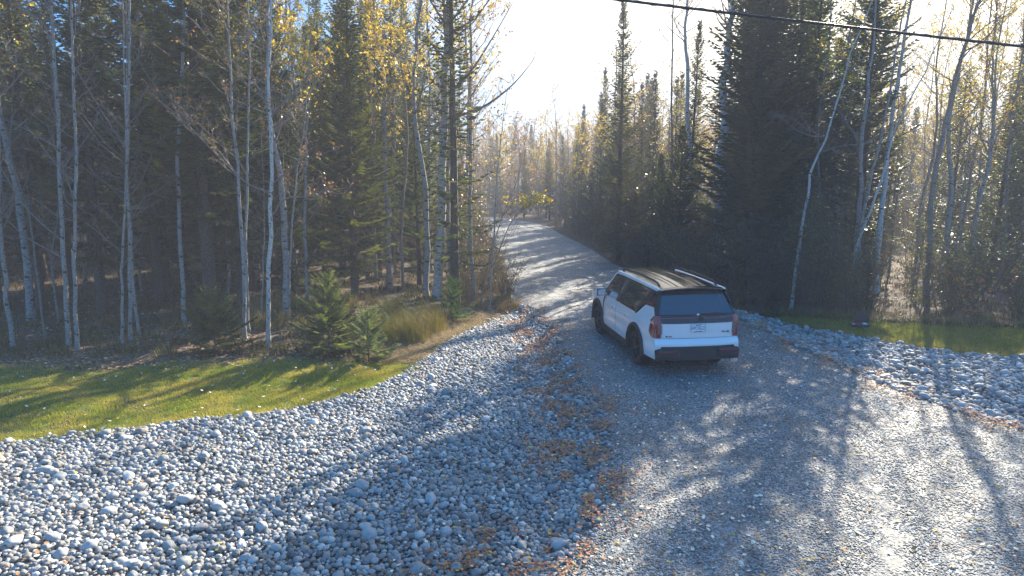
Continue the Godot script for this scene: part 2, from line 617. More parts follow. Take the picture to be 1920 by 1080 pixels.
func make_materials() -> void:
	# stone, gravel, soil
	var cells := noise_tex(0.055, null, 1024, FastNoiseLite.TYPE_CELLULAR, 1, 7, FastNoiseLite.RETURN_DISTANCE2_SUB)
	var gv := mat(1, 1, 1, 0.72)
	gv.albedo_texture = noise_tex(0.055, ramp([[0.0, 0.065, 0.07, 0.076], [0.35, 0.13, 0.14, 0.148], [0.6, 0.195, 0.207, 0.215], [0.85, 0.26, 0.27, 0.275], [1.0, 0.40, 0.41, 0.41]]), 1024, FastNoiseLite.TYPE_CELLULAR, 1, 7, FastNoiseLite.RETURN_CELL_VALUE)
	gv.heightmap_enabled = true
	gv.heightmap_texture = cells
	gv.heightmap_scale = 0.6
	gv.uv1_scale = Vector3(0.55, 0.55, 0.55)
	gv.detail_enabled = true
	gv.detail_uv_layer = BaseMaterial3D.DETAIL_UV_2
	gv.uv2_scale = Vector3(0.11, 0.11, 0.11)
	gv.detail_blend_mode = BaseMaterial3D.BLEND_MODE_MUL
	gv.detail_albedo = noise_tex(0.012, ramp([[0.0, 0.5, 0.47, 0.44], [0.4, 0.78, 0.77, 0.76], [0.6, 0.95, 0.95, 0.95], [1.0, 1.0, 1.0, 1.0]]), 512, FastNoiseLite.TYPE_SIMPLEX_SMOOTH, 6, 3)
	M.road = gv
	var soil := mat(1, 1, 1, 0.95)
	soil.albedo_texture = noise_tex(0.02, ramp([[0.0, 0.035, 0.024, 0.016], [0.4, 0.075, 0.05, 0.032], [0.7, 0.12, 0.078, 0.045], [1.0, 0.19, 0.13, 0.075]]), 1024, FastNoiseLite.TYPE_SIMPLEX_SMOOTH, 6, 11)
	soil.heightmap_enabled = true
	soil.heightmap_texture = noise_tex(0.03, null, 512, FastNoiseLite.TYPE_SIMPLEX, 5, 5)
	soil.heightmap_scale = 3.0
	soil.uv1_scale = Vector3(0.4, 0.4, 0.4)
	M.soil = soil
	var turf := mat(1, 1, 1, 0.95)
	turf.albedo_texture = noise_tex(0.02, ramp([[0.0, 0.035, 0.04, 0.012], [0.5, 0.055, 0.075, 0.018], [1.0, 0.10, 0.10, 0.035]]), 512, FastNoiseLite.TYPE_SIMPLEX_SMOOTH, 5, 21)
	turf.uv1_scale = Vector3(0.6, 0.6, 0.6)
	M.turf = turf
	var grit := mat(1, 1, 1, 0.95)
	grit.albedo_texture = noise_tex(0.05, ramp([[0.0, 0.07, 0.065, 0.06], [1.0, 0.2, 0.19, 0.18]]), 512, FastNoiseLite.TYPE_CELLULAR, 1, 9, FastNoiseLite.RETURN_CELL_VALUE)
	M.grit = grit
	var st := mat(1, 1, 1, 0.72)
	st.vertex_color_use_as_albedo = true
	st.metallic_specular = 0.45
	st.uv1_triplanar = true
	st.albedo_texture = noise_tex(0.02, ramp([[0.0, 0.72, 0.7, 0.68], [0.5, 0.93, 0.92, 0.91], [1.0, 1.0, 1.0, 1.0]]), 256, FastNoiseLite.TYPE_SIMPLEX_SMOOTH, 5, 31)
	st.uv1_scale = Vector3(0.7, 0.7, 0.7)
	M.stone = st
	M.chip = st.duplicate()
	M.chip.roughness = 0.68
	# plants
	M.needles = leafy(0.5, Color(0.95, 1.0, 0.6), 0.5)
	M.grass = leafy(0.5, Color(1.0, 1.0, 0.6), 0.4)
	M.straw = leafy(0.7, Color(0.75, 0.7, 0.45), 0.3)
	M.leaf = leafy(0.42, Color(0.9, 0.85, 0.5), 0.5)
	M.litter = leafy(0.7, Color(0.4, 0.35, 0.25), 0.4)
	M.birch = bark(birch_bark(5, Color(0.50, 0.485, 0.455), Color(0.03, 0.028, 0.026), 150, 9))
	M.aspen = bark(birch_bark(6, Color(0.29, 0.28, 0.26), Color(0.06, 0.055, 0.05), 90, 7))
	M.grey_bark = bark(birch_bark(8, Color(0.2, 0.185, 0.165), Color(0.05, 0.045, 0.04), 120, 8))
	M.twig = mat(0.19, 0.16, 0.135, 0.85)
	M.dark_twig = mat(0.115, 0.085, 0.065, 0.9)
	var sb := mat(1, 1, 1, 0.95)
	sb.albedo_texture = noise_tex(0.05, ramp([[0.0, 0.03, 0.022, 0.018], [0.5, 0.075, 0.056, 0.045], [1.0, 0.14, 0.115, 0.095]]), 256, FastNoiseLite.TYPE_SIMPLEX, 5, 41)
	sb.uv1_scale = Vector3(1, 2, 1)
	M.spruce_bark = sb
	# car and small things
	M.paint = mat(0.78, 0.78, 0.79, 0.32, 0.0, 1.0)
	M.black_gloss = mat(0.010, 0.011, 0.014, 0.14, 0.0, 0.35)
	M.black_plastic = mat(0.022, 0.022, 0.024, 0.62)
	M.rubber = mat(0.018, 0.018, 0.018, 0.8)
	M.rim = mat(0.03, 0.03, 0.033, 0.35, 0.6)
	M.glass = mat(0.055, 0.06, 0.075, 0.03, 0.45, 1.0)
	M.chrome = mat(0.75, 0.75, 0.77, 0.15, 1.0)
	M.mirror = mat(0.5, 0.55, 0.62, 0.05, 1.0)
	M.red_lens = mat(0.26, 0.012, 0.02, 0.15, 0.0, 1.0)
	M.clear_lens = mat(0.20, 0.17, 0.16, 0.12, 0.2, 1.0)
	M.seam = mat(0.02, 0.02, 0.022, 0.9)
	M.plate = mat(0.82, 0.83, 0.85, 0.4)
	M.ink = mat(0.01, 0.015, 0.09, 0.6)
	M.dark_ink = mat(0.03, 0.03, 0.035, 0.4)
	M.cable = mat(0.03, 0.03, 0.032, 0.35)
	M.case_red = mat(0.35, 0.02, 0.05, 0.6)
	M.case_white = mat(0.6, 0.6, 0.65, 0.5)

# ---------------------------------------------------------------- the vehicle. x right, -z forward, origin on the ground between the axles
func half_width(z: float) -> float:
	var w := 0.995
	if z > 1.9: w -= 0.10 * pow((z - 1.9) / 0.78, 2.0)
	if z < -1.8: w -= 0.17 * pow((-1.8 - z) / 0.85, 2.0)
	return w

func rear_z(x: float, y: float) -> float:
	var z := 2.66
	if y > 1.17: z -= (y - 1.17) * 0.30
	if y > 1.33: z -= (y - 1.33) * 0.40
	if y < 0.82: z += 0.07 * smoothstep(0.86, 0.74, y)
	return z - 0.075 * pow(absf(x) / 0.9, 3.0)

func rear_patch(x0b: float, x1b: float, x0t: float, x1t: float, y0: float, y1: float, off: float) -> ArrayMesh:
	var g := Geo.new()
	var rows := []
	for i in 7:
		var y := lerpf(y0, y1, i / 6.0)
		var row := []
		for j in 17:
			var x := lerpf(lerpf(x0b, x0t, i / 6.0), lerpf(x1b, x1t, i / 6.0), j / 16.0)
			row.append(Vector3(x, y, rear_z(x, y) + off))
		rows.append(row)
	g.grid(rows, Vector3(0, 0.2, 1))
	var front := rows
	# a returned edge so that the panel has thickness
	var rim := []
	for j in 17: rim.append(front[0][j])
	for i in range(1, 7): rim.append(front[i][16])
	for j in range(15, -1, -1): rim.append(front[6][j])
	for i in range(5, -1, -1): rim.append(front[i][0])
	var mid := Vector3.ZERO
	for p in rim: mid += p / rim.size()
	for k in rim.size() - 1:
		var a: Vector3 = rim[k]
		var b: Vector3 = rim[k + 1]
		if a.distance_to(b) < 1e-5: continue
		var back := Vector3(0, 0, -0.03)
		g.flat_quad(a, b, b + back, a + back, (a + b) / 2.0 - mid)
	return g.mesh()

func side_point(s: float, z: float, y: float, off: float) -> Vector3:   # the leaning plane of the side windows
	var x := lerpf(0.955, 0.765, (y - 1.17) / 0.66)
	x -= 0.035 * pow(maxf(z - 1.2, 0.0) / 1.3, 2.0)
	return Vector3(s * (x + off), y, z)

func side_panel(s: float, outline: PackedVector2Array, off: float) -> ArrayMesh:      # outline of (z, y)
	var g := Geo.new()
	var no := Vector3(s * 0.96, 0.28, 0)
	var base := g.v.size()
	for p in outline: g.vert(side_point(s, p.x, p.y, off), no.normalized())
	var t := Geometry2D.triangulate_polygon(outline)
	for k in t.size() / 3: g.tri(base + t[k * 3], base + t[k * 3 + 1], base + t[k * 3 + 2])
	for k in outline.size():
		var a := side_point(s, outline[k].x, outline[k].y, off)
		var q := outline[(k + 1) % outline.size()]
		var b := side_point(s, q.x, q.y, off)
		var i := Vector3(-s * 0.025, 0, 0)
		var mid := side_point(s, 0.5, 1.5, off)
		g.flat_quad(a, b, b + i, a + i, (a + b) / 2.0 - mid)
	return g.mesh()

func text_mesh(s: String, size: float, font: String, depth := 0.004) -> TextMesh:
	var t := TextMesh.new()
	t.text = s
	var f := SystemFont.new()
	f.font_names = PackedStringArray([font])
	f.font_weight = 700
	t.font = f
	t.font_size = 32
	t.pixel_size = size / 32.0
	t.depth = depth
	return t

func make_car() -> void:
	var car := thing("parked_car", "white sport utility car with black roof and tinted windows, parked on the gravel drive", "car", at(3.52, 16.6, -0.015))
	car.rotation.y = deg_to_rad(8.5)
	var ax := [-1.537, 1.537]
	# lower body sides, arches cut out
	var g := Geo.new()
	for s in [-1.0, 1.0]:
		var rows := []
		var z := -2.62
		while z <= 2.6001:
			var b := 0.40
			for a in ax:
				var dz: float = absf(z - a)
				if dz < 0.50: b = maxf(b, 0.40 + sqrt(0.25 - dz * dz))
			var top := 1.175
			if z < -1.2: top = lerpf(1.175, 1.07, clampf((-1.2 - z) / 1.3, 0, 1)) - 0.12 * pow(clampf((-2.2 - z) / 0.42, 0, 1), 2.0)
			var row := []
			for k in 12:
				var y := lerpf(b, top, k / 11.0)
				var inset := 0.02 * pow(clampf((0.62 - y) / 0.22, 0, 1), 2.0) + 0.045 * pow(clampf((y - 0.92) / 0.25, 0, 1), 2.0) + 0.012 * exp(-pow((y - 0.72) / 0.09, 2.0))
				row.append(Vector3(s * (half_width(z) - inset), y, z))
			rows.append(row)
			z += 0.045
		g.grid(rows, Vector3(s, 0.1, 0))
	# bonnet and nose
	var rows2 := []
	for i in 16:
		var z := lerpf(-1.2, -2.62, i / 15.0)
		var row := []
		for j in 13:
			var t := j / 6.0 - 1.0
			var top := lerpf(1.175, 1.07, clampf((-1.2 - z) / 1.3, 0, 1)) - 0.12 * pow(clampf((-2.2 - z) / 0.42, 0, 1), 2.0)
			row.append(Vector3(t * (half_width(z) - 0.045), top + 0.05 * (1.0 - pow(absf(t), 3.0)), z))
		rows2.append(row)
	g.grid(rows2, Vector3.UP)
	var rows3 := []
	for i in 8:
		var y := lerpf(0.93, 0.35, i / 7.0)
		var row := []
		for j in 13:
			var t := j / 6.0 - 1.0
			row.append(Vector3(t * 0.79, y + (0.05 * (1.0 - pow(absf(t), 3.0)) if i == 0 else 0.0), -2.62 - 0.06 * (1.0 - t * t) * sin(PI * i / 7.0)))
		rows3.append(row)
	g.grid(rows3, Vector3(0, 0, -1))
	var body := obj("body", g.mesh(), M.paint, car)
	# dark floor, engine bay, cabin core and wheel wells, so that no light leaks through
	g = Geo.new()
	g.box(Vector3(-0.64, 0.28, -2.5), Vector3(0.64, 0.92, 2.5), 0.05)
	g.box(Vector3(-0.9, 0.915, -2.3), Vector3(0.9, 1.12, 2.5), 0.03)
	g.box(Vector3(-0.9, 0.34, -0.95), Vector3(0.9, 0.93, 0.95), 0.03)
	g.box(Vector3(-0.72, 1.1, -0.4), Vector3(0.72, 1.74, 2.1), 0.05)
	obj("underbody", g.mesh(), M.seam, car)
	# roof: glossy black, crowned, with two pressed ridges a side
	var roof_rows := []
	for i in 21:
		var t := i / 20.0
		var z := lerpf(-0.62, 2.36, t)
		var row := []
		for j in 33:
			var u := j / 16.0 - 1.0
			var y := 1.835 + 0.075 * (1.0 - pow(absf(u), 2.4)) + 0.035 * sin(PI * minf(t * 1.1, 1.0)) - 0.03 * pow(maxf(t - 0.75, 0.0) / 0.25, 2.0)
			for rdg in [0.25, 0.5]:
				y += 0.012 * exp(-pow((absf(u) - rdg) / 0.05, 2.0))
			row.append(Vector3(u * (0.735 - 0.03 * t), y, z))
		roof_rows.append(row)
	g = Geo.new()
	g.grid(roof_rows, Vector3.UP)
	obj("roof", g.mesh(), M.black_gloss, car)
	# body-coloured side rails of the roof and the black racks on them
	for s in [-1.0, 1.0]:
		var pth := PackedVector3Array()
		for i in 25:
			var t := i / 24.0
			var z := lerpf(-1.22, 2.3, t)
			var y := 1.83 + 0.02 * sin(PI * t)
			var x := 0.752 - 0.03 * t
			if z < -0.55:
				var f := (-0.55 - z) / 0.67
				y -= 0.64 * f
				x += 0.17 * f
			pth.append(Vector3(s * x, y, z))
		g = Geo.new()
		g.tube(pth, 0.034, 0.03, 10, Color.WHITE, 1.0, PackedFloat32Array(), true)
		obj("roof_side_rail", g.mesh(), M.paint, car)
		g = Geo.new()
		var rack := bend([Vector3(s * 0.66, 1.87, -0.42), Vector3(s * 0.665, 1.935, -0.25), Vector3(s * 0.66, 1.965, 0.8), Vector3(s * 0.65, 1.945, 1.8), Vector3(s * 0.645, 1.87, 2.05)], 20)
		g.tube(rack, 0.022, 0.022, 8, Color.WHITE, 1.0, PackedFloat32Array(), true)
		obj("roof_rack", g.mesh(), M.black_plastic, car)
	# windscreen and side windows
	g = Geo.new()
	g.grid([[Vector3(-0.88, 1.15, -1.2), Vector3(-0.4, 1.17, -1.3), Vector3(0.4, 1.17, -1.3), Vector3(0.88, 1.15, -1.2)], [Vector3(-0.74, 1.83, -0.58), Vector3(-0.36, 1.88, -0.62), Vector3(0.36, 1.88, -0.62), Vector3(0.74, 1.83, -0.58)]], Vector3(0, 0.6, -1))
	obj("windscreen", g.mesh(), M.glass, car)
	for s in [-1.0, 1.0]:
		obj("window_surround", side_panel(s, PackedVector2Array([Vector2(-1.2, 1.15), Vector2(-0.56, 1.82), Vector2(0.6, 1.84), Vector2(2.3, 1.83), Vector2(2.52, 1.3), Vector2(2.52, 1.15)]), 0.0), M.black_gloss, car)
		obj("cant_rail", side_panel(s, PackedVector2Array([Vector2(-0.62, 1.79), Vector2(-0.50, 1.845), Vector2(0.6, 1.86), Vector2(1.6, 1.85), Vector2(2.28, 1.825), Vector2(2.2, 1.795), Vector2(1.2, 1.81), Vector2(0.0, 1.81)]), 0.012), M.paint, car)
		obj("front_side_window", side_panel(s, PackedVector2Array([Vector2(-1.07, 1.19), Vector2(-0.55, 1.74), Vector2(-0.02, 1.785), Vector2(-0.02, 1.19)]), 0.005), M.glass, car)
		obj("rear_side_window", side_panel(s, PackedVector2Array([Vector2(0.06, 1.19), Vector2(0.06, 1.785), Vector2(1.1, 1.79), Vector2(2.02, 1.765), Vector2(2.08, 1.5), Vector2(1.78, 1.46), Vector2(1.42, 1.19)]), 0.005), M.glass, car)
		obj("rear_quarter_panel", side_panel(s, PackedVector2Array([Vector2(1.45, 1.15), Vector2(1.86, 1.44), Vector2(2.28, 1.46), Vector2(2.45, 1.30), Vector2(2.52, 1.15)]), 0.008), M.paint, car)
		obj("pillar_emblem", side_panel(s, PackedVector2Array([Vector2(1.92, 1.475), Vector2(1.92, 1.54), Vector2(2.22, 1.54), Vector2(2.24, 1.475)]), 0.010), M.red_lens, car)
		g = Geo.new()
		g.tube(PackedVector3Array([Vector3(s * 0.958, 1.18, -1.08), Vector3(s * 0.96, 1.18, 0.2), Vector3(s * 0.958, 1.18, 1.44)]), 0.009, 0.009, 6)
		obj("window_trim", g.mesh(), M.chrome, car)
		# doors: shut lines, handles, sill, mirror
		g = Geo.new()
		for zz in [-0.98, 0.04]:
			var line := PackedVector3Array()
			for k in 9:
				var y := lerpf(0.46, 1.16, k / 8.0)
				var inset := 0.02 * pow(clampf((0.62 - y) / 0.22, 0, 1), 2.0) + 0.045 * pow(clampf((y - 0.92) / 0.25, 0, 1), 2.0) + 0.012 * exp(-pow((y - 0.72) / 0.09, 2.0))
				line.append(Vector3(s * (half_width(zz) - inset - 0.002), y, zz + (0.08 * (y - 0.8) if zz < -0.5 else 0.0)))
			g.tube(line, 0.006, 0.006, 4)
		var rl := PackedVector3Array()
		for k in 9:
			var a := lerpf(0.25, 1.25, k / 8.0)
			rl.append(Vector3(s * 0.985, 0.42 + 0.60 * sin(a), 1.537 - 0.60 * cos(a)))
		g.tube(rl, 0.005, 0.005, 4)
		obj("door_shut_lines", g.mesh(), M.seam, car)
		g = Geo.new()
		g.tube(bend([Vector3(s * 0.965, 1.14, -0.93), Vector3(s * 0.985, 1.08, -0.97), Vector3(s * 0.995, 0.93, -1.0), Vector3(s * 0.995, 0.80, -1.02)], 10), 0.022, 0.012, 6)
		obj("fender_vent", g.mesh(), M.black_plastic, car)
		for zz in [-0.18, 0.86]:
			g = Geo.new()
			g.tube(bend([Vector3(s * 0.972, 1.01, zz - 0.1), Vector3(s * 1.004, 1.015, zz - 0.06), Vector3(s * 1.004, 1.015, zz + 0.06), Vector3(s * 0.972, 1.01, zz + 0.1)], 8), 0.017, 0.017, 6, Color.WHITE, 1.0, PackedFloat32Array(), true)
			obj("door_handle", g.mesh(), M.chrome, car)
		g = Geo.new()
		g.box(Vector3(s * 0.93 - 0.08, 0.27, -1.02), Vector3(s * 0.93 + 0.08, 0.42, 1.02), 0.03)
		obj("sill_step", g.mesh(), M.black_plastic, car)
		g = Geo.new()
		g.box(Vector3(minf(s * 0.97, s * 1.24), 1.17, -1.0), Vector3(maxf(s * 0.97, s * 1.24), 1.38, -0.82), 0.06)
		g.box(Vector3(minf(s * 0.9, s * 1.02), 1.16, -0.97), Vector3(maxf(s * 0.9, s * 1.02), 1.23, -0.86), 0.02)
		var mir := obj("door_mirror", g.mesh(), M.paint, car)
		g = Geo.new()
		g.box(Vector3(minf(s * 0.985, s * 1.23), 1.18, -0.83), Vector3(maxf(s * 0.985, s * 1.23), 1.37, -0.8), 0.012)
		obj("mirror_casing", g.mesh(), M.black_gloss, mir)
		g = Geo.new()
		g.flat_quad(Vector3(s * 1.0, 1.2, -0.797), Vector3(s * 1.21, 1.2, -0.797), Vector3(s * 1.21, 1.355, -0.797), Vector3(s * 1.0, 1.355, -0.797), Vector3(0, 0, 1))
		obj("mirror_glass", g.mesh(), M.mirror, mir)
		# arches and wheels
		for a in ax:
			g = Geo.new()
			var ring := []
			for k in 25:
				var an := lerpf(-0.12, PI + 0.12, k / 24.0)
				var row := []
				for q in [[0.485, -0.06], [0.49, 0.03], [0.53, 0.04], [0.575, 0.03], [0.585, -0.01]]:
					var rr: float = q[0]
					var zz: float = a + rr * cos(an)
					row.append(Vector3(s * (half_width(clampf(zz, -2.6, 2.6)) + q[1]), 0.40 + rr * sin(an), zz))
				ring.append(row)
			g.grid(ring, Vector3(s, 0.15, 0))
			obj("wheel_arch", g.mesh(), M.black_plastic, car)
			g = Geo.new()
			var well := []
			for k in 17:
				var an := PI * k / 16.0
				well.append([Vector3(s * 0.6, 0.40 + 0.495 * sin(an), a + 0.495 * cos(an)), Vector3(s * 0.97, 0.40 + 0.495 * sin(an), a + 0.495 * cos(an))])
			g.grid(well, Vector3(0, -1, 0))
			obj("wheel_well", g.mesh(), M.seam, car)
			var wh := Node3D.new()
			wh.name = "wheel" if not car.has_node("wheel") else "wheel_%03d" % [1 + (0 if a < 0.0 else 1) + (0 if s < 0.0 else 2) - 1]
			car.add_child(wh, true)
			wh.position = Vector3(s * 0.845, 0.405, a)
			g = Geo.new()
			g.lathe([[-0.125, 0.27], [-0.135, 0.33], [-0.125, 0.385], [-0.085, 0.405], [0.085, 0.405], [0.125, 0.385], [0.135, 0.33], [0.125, 0.27]], 48, Vector3.ZERO, 0)
			for k in 44:      # tread blocks
				var an := TAU * k / 44.0
				for q in [-0.075, 0.0, 0.075]:
					var c := Vector3(q, cos(an + q) * 0.407, sin(an + q) * 0.407)
					var tn := Vector3(0, -sin(an + q), cos(an + q)) * 0.019
					var up := Vector3(0, cos(an + q), sin(an + q)) * 0.008
					g.flat_quad(c + up - tn + Vector3(-0.03, 0, 0), c + up + tn + Vector3(-0.03, 0, 0), c + up + tn + Vector3(0.03, 0, 0), c + up - tn + Vector3(0.03, 0, 0), up)
			obj("tyre", g.mesh(), M.rubber, wh)
			g = Geo.new()
			g.lathe([[s * 0.125, 0.275], [s * 0.11, 0.255], [s * 0.02, 0.24], [s * 0.0, 0.05], [s * 0.0, 0.0]], 32, Vector3.ZERO, 0)
			for k in 6:
				var an := TAU * k / 6.0 + 0.2
				var o := Vector3(0, cos(an), sin(an))
				g.tube(PackedVector3Array([Vector3(s * 0.105, 0, 0) + o * 0.04, Vector3(s * 0.115, 0, 0) + o * 0.15, Vector3(s * 0.1, 0, 0) + o * 0.255]), 0.035, 0.028, 6)
			g.lathe([[s * 0.13, 0.0], [s * 0.13, 0.045], [s * 0.06, 0.05]], 16, Vector3.ZERO, 0)
			obj("rim", g.mesh(), M.rim, wh)
	# the back
	obj("bumper", rear_patch(-0.935, 0.935, -0.93, 0.93, 0.62, 0.845, 0.0), M.paint, car)
	var lower := rear_patch(-0.93, 0.93, -0.80, 0.80, 0.40, 0.69, 0.035)
	obj("lower_bumper", lower, M.black_plastic, car)
	for s in [-1.0, 1.0]:
		g = Geo.new()
		g.box(Vector3(s * 0.66 - 0.25, 0.44, 2.64), Vector3(s * 0.66 + 0.25, 0.645, 2.775), 0.03)
		obj("bumper_pod", g.mesh(), M.black_plastic, car)
		g = Geo.new()
		g.box(Vector3(s * 0.65 - 0.19, 0.575, 2.765), Vector3(s * 0.65 + 0.19, 0.612, 2.785), 0.008)
		obj("rear_reflector", g.mesh(), M.red_lens, car)
		# corner skin between the flank and the tailgate
		g = Geo.new()
		var cr := []
		for i in 6:
			var y := lerpf(0.83, 1.32, i / 5.0)
			var row := []
			for j in 7:
				var t := j / 6.0
				var xx := lerpf(0.77, 0.925, t)
				row.append(Vector3(s * xx, y, rear_z(xx, y) - 0.004 - 0.02 * t * t))
			cr.append(row)
		g.grid(cr, Vector3(s * 0.3, 0, 1))
		obj("rear_corner", g.mesh(), M.paint, car)
		g = Geo.new()
		var lens := []
		for i in 9:
			var v := i / 8.0
			var y := lerpf(0.86, 1.325, v)
			var row := []
			var reach := 0.08 + 0.13 * smoothstep(0.0, 0.2, v) - 0.14 * smoothstep(0.7, 1.0, v)
			for j in 13:
				var t := j / 12.0
				if t < 0.55:
					var xx := lerpf(0.80, 0.945, t / 0.55)
					row.append(Vector3(s * xx, y, rear_z(xx, y) + 0.022 - 0.03 * pow(t / 0.55, 3.0)))
				else:
					var f := (t - 0.55) / 0.45
					var z0 := rear_z(0.945, y) - 0.008
					var zz := lerpf(z0, z0 - reach, f)
					var skin := half_width(zz) - 0.045 * pow(clampf((y - 0.92) / 0.25, 0, 1), 2.0) if y < 1.165 else side_point(1.0, zz, y, 0.008).x
					row.append(Vector3(s * lerpf(0.945, maxf(skin, 0.0) + 0.012, pow(f, 0.4)), y, zz))
			lens.append(row)
		g.grid(lens, Vector3(s * 0.8, 0, 0.8))
		var lamp := obj("tail_light", g.mesh(), M.red_lens, car)
		g = Geo.new()
		for i in 3:
			for j in 2:
				var x0 := 0.782 + j * 0.042
				var y0 := 0.95 + i * 0.062
				var z1 := rear_z(x0 + 0.02, y0) + 0.012
				g.box(Vector3(minf(s * x0, s * (x0 + 0.036)), y0, z1), Vector3(maxf(s * x0, s * (x0 + 0.036)), y0 + 0.054, z1 + 0.016), 0.006)
		obj("reversing_lamp", g.mesh(), M.clear_lens, lamp)
	obj("tailgate", rear_patch(-0.765, 0.765, -0.77, 0.77, 0.855, 1.165, 0.014), M.paint, car)
	obj("tailgate_trim", rear_patch(-0.885, 0.885, -0.86, 0.86, 1.17, 1.335, 0.018), M.black_gloss, car)
	obj("light_bar", rear_patch(-0.80, 0.80, -0.80, 0.80, 1.272, 1.290, 0.024), M.red_lens, car)
	obj("rear_window_surround", rear_patch(-0.86, 0.86, -0.72, 0.72, 1.335, 1.83, -0.012), M.black_gloss, car)
	obj("rear_window", rear_patch(-0.81, 0.81, -0.67, 0.67, 1.345, 1.795, 0.0), M.glass, car)
	g = Geo.new()
	var spo := []
	for i in 5:
		var t := i / 4.0
		var row := []
		for j in 17:
			var u := j / 8.0 - 1.0
			row.append(Vector3(u * 0.715, 1.845 + 0.06 * (1.0 - pow(absf(u), 2.4)) - 0.03 * t, 2.3 + 0.125 * t - 0.06 * pow(absf(u), 3.0)))
		spo.append(row)
	var under := []
	for j in 17:
		var u := j / 8.0 - 1.0
		under.append(Vector3(u * 0.71, 1.80 + 0.05 * (1.0 - pow(absf(u), 2.4)), 2.405 - 0.06 * pow(absf(u), 3.0)))
	spo.append(under)
	var under2 := []
	for p in under: under2.append(p + Vector3(0, 0.0, -0.14))
	spo.append(under2)
	g.grid(spo, Vector3(0, 0.5, 0.6))
	obj("spoiler", g.mesh(), M.black_gloss, car)
	g = Geo.new()
	g.lathe([[0.0, 0.0], [0.0, 0.026], [-0.02, 0.03]], 20, Vector3(0.0, 1.345, rear_z(0, 1.345) + 0.045), 2)
	obj("wiper_hub", g.mesh(), M.chrome, car)
	g = Geo.new()
	g.tube(PackedVector3Array([Vector3(0.0, 1.345, rear_z(0, 1.345) + 0.035), Vector3(0.25, 1.37, rear_z(0.25, 1.37) + 0.025), Vector3(0.5, 1.375, rear_z(0.5, 1.375) + 0.02)]), 0.012, 0.006, 5)
	obj("wiper", g.mesh(), M.black_plastic, car)
	# emblem block in the middle of the dark band
	g = Geo.new()
	g.lathe([[0.0, 0.0], [0.0, 0.05], [-0.015, 0.055]], 24, Vector3(0.06, 1.26, rear_z(0, 1.26) + 0.035), 2)
	obj("tailgate_emblem", g.mesh(), M.black_plastic, car)
	# number plate with its print
	var pz := rear_z(0, 1.05) + 0.02
	g = Geo.new()
	g.box(Vector3(-0.165, 0.985, pz), Vector3(0.155, 1.15, pz + 0.012), 0.004)
	var plate := obj("number_plate", g.mesh(), M.plate, car)
	var t1 := obj("plate_number", text_mesh("FPC9622", 0.098, "Droid Sans Mono"), M.ink, plate)
	t1.position = Vector3(-0.005, 1.068, pz + 0.013)
	t1.scale = Vector3(0.72, 1, 1)
	var t2 := obj("plate_province", text_mesh("Québec", 0.032, "Droid Sans"), M.ink, plate)
	t2.position = Vector3(-0.005, 1.132, pz + 0.013)
	var t3 := obj("plate_motto", text_mesh("Je me souviens", 0.024, "Droid Sans"), M.ink, plate)
	t3.position = Vector3(-0.005, 1.0, pz + 0.013)
	g = Geo.new()
	for e in [[-0.165, 0.985, 0.155, 0.990], [-0.165, 1.145, 0.155, 1.15], [-0.165, 0.99, -0.16, 1.145], [0.15, 0.99, 0.155, 1.145]]:
		g.box(Vector3(e[0], e[1], pz + 0.012), Vector3(e[2], e[3], pz + 0.0145))
	obj("plate_border", g.mesh(), M.ink, plate)
	var bd := obj("trim_badge", text_mesh("PRO-4X", 0.062, "Droid Sans"), M.dark_ink, car)
	bd.position = Vector3(0.60, 0.972, rear_z(0.6, 0.97) + 0.018)
	var b2 := obj("drive_badge", text_mesh("4WD", 0.045, "Droid Sans"), M.dark_ink, car)
	b2.position = Vector3(-0.60, 0.895, rear_z(-0.6, 0.9) + 0.016)
	g = Geo.new()
	g.box(Vector3(-0.70, 0.88, rear_z(-0.68, 0.9) + 0.012), Vector3(-0.655, 0.912, rear_z(-0.68, 0.9) + 0.02), 0.006)
	obj("badge_square", g.mesh(), M.dark_ink, car)

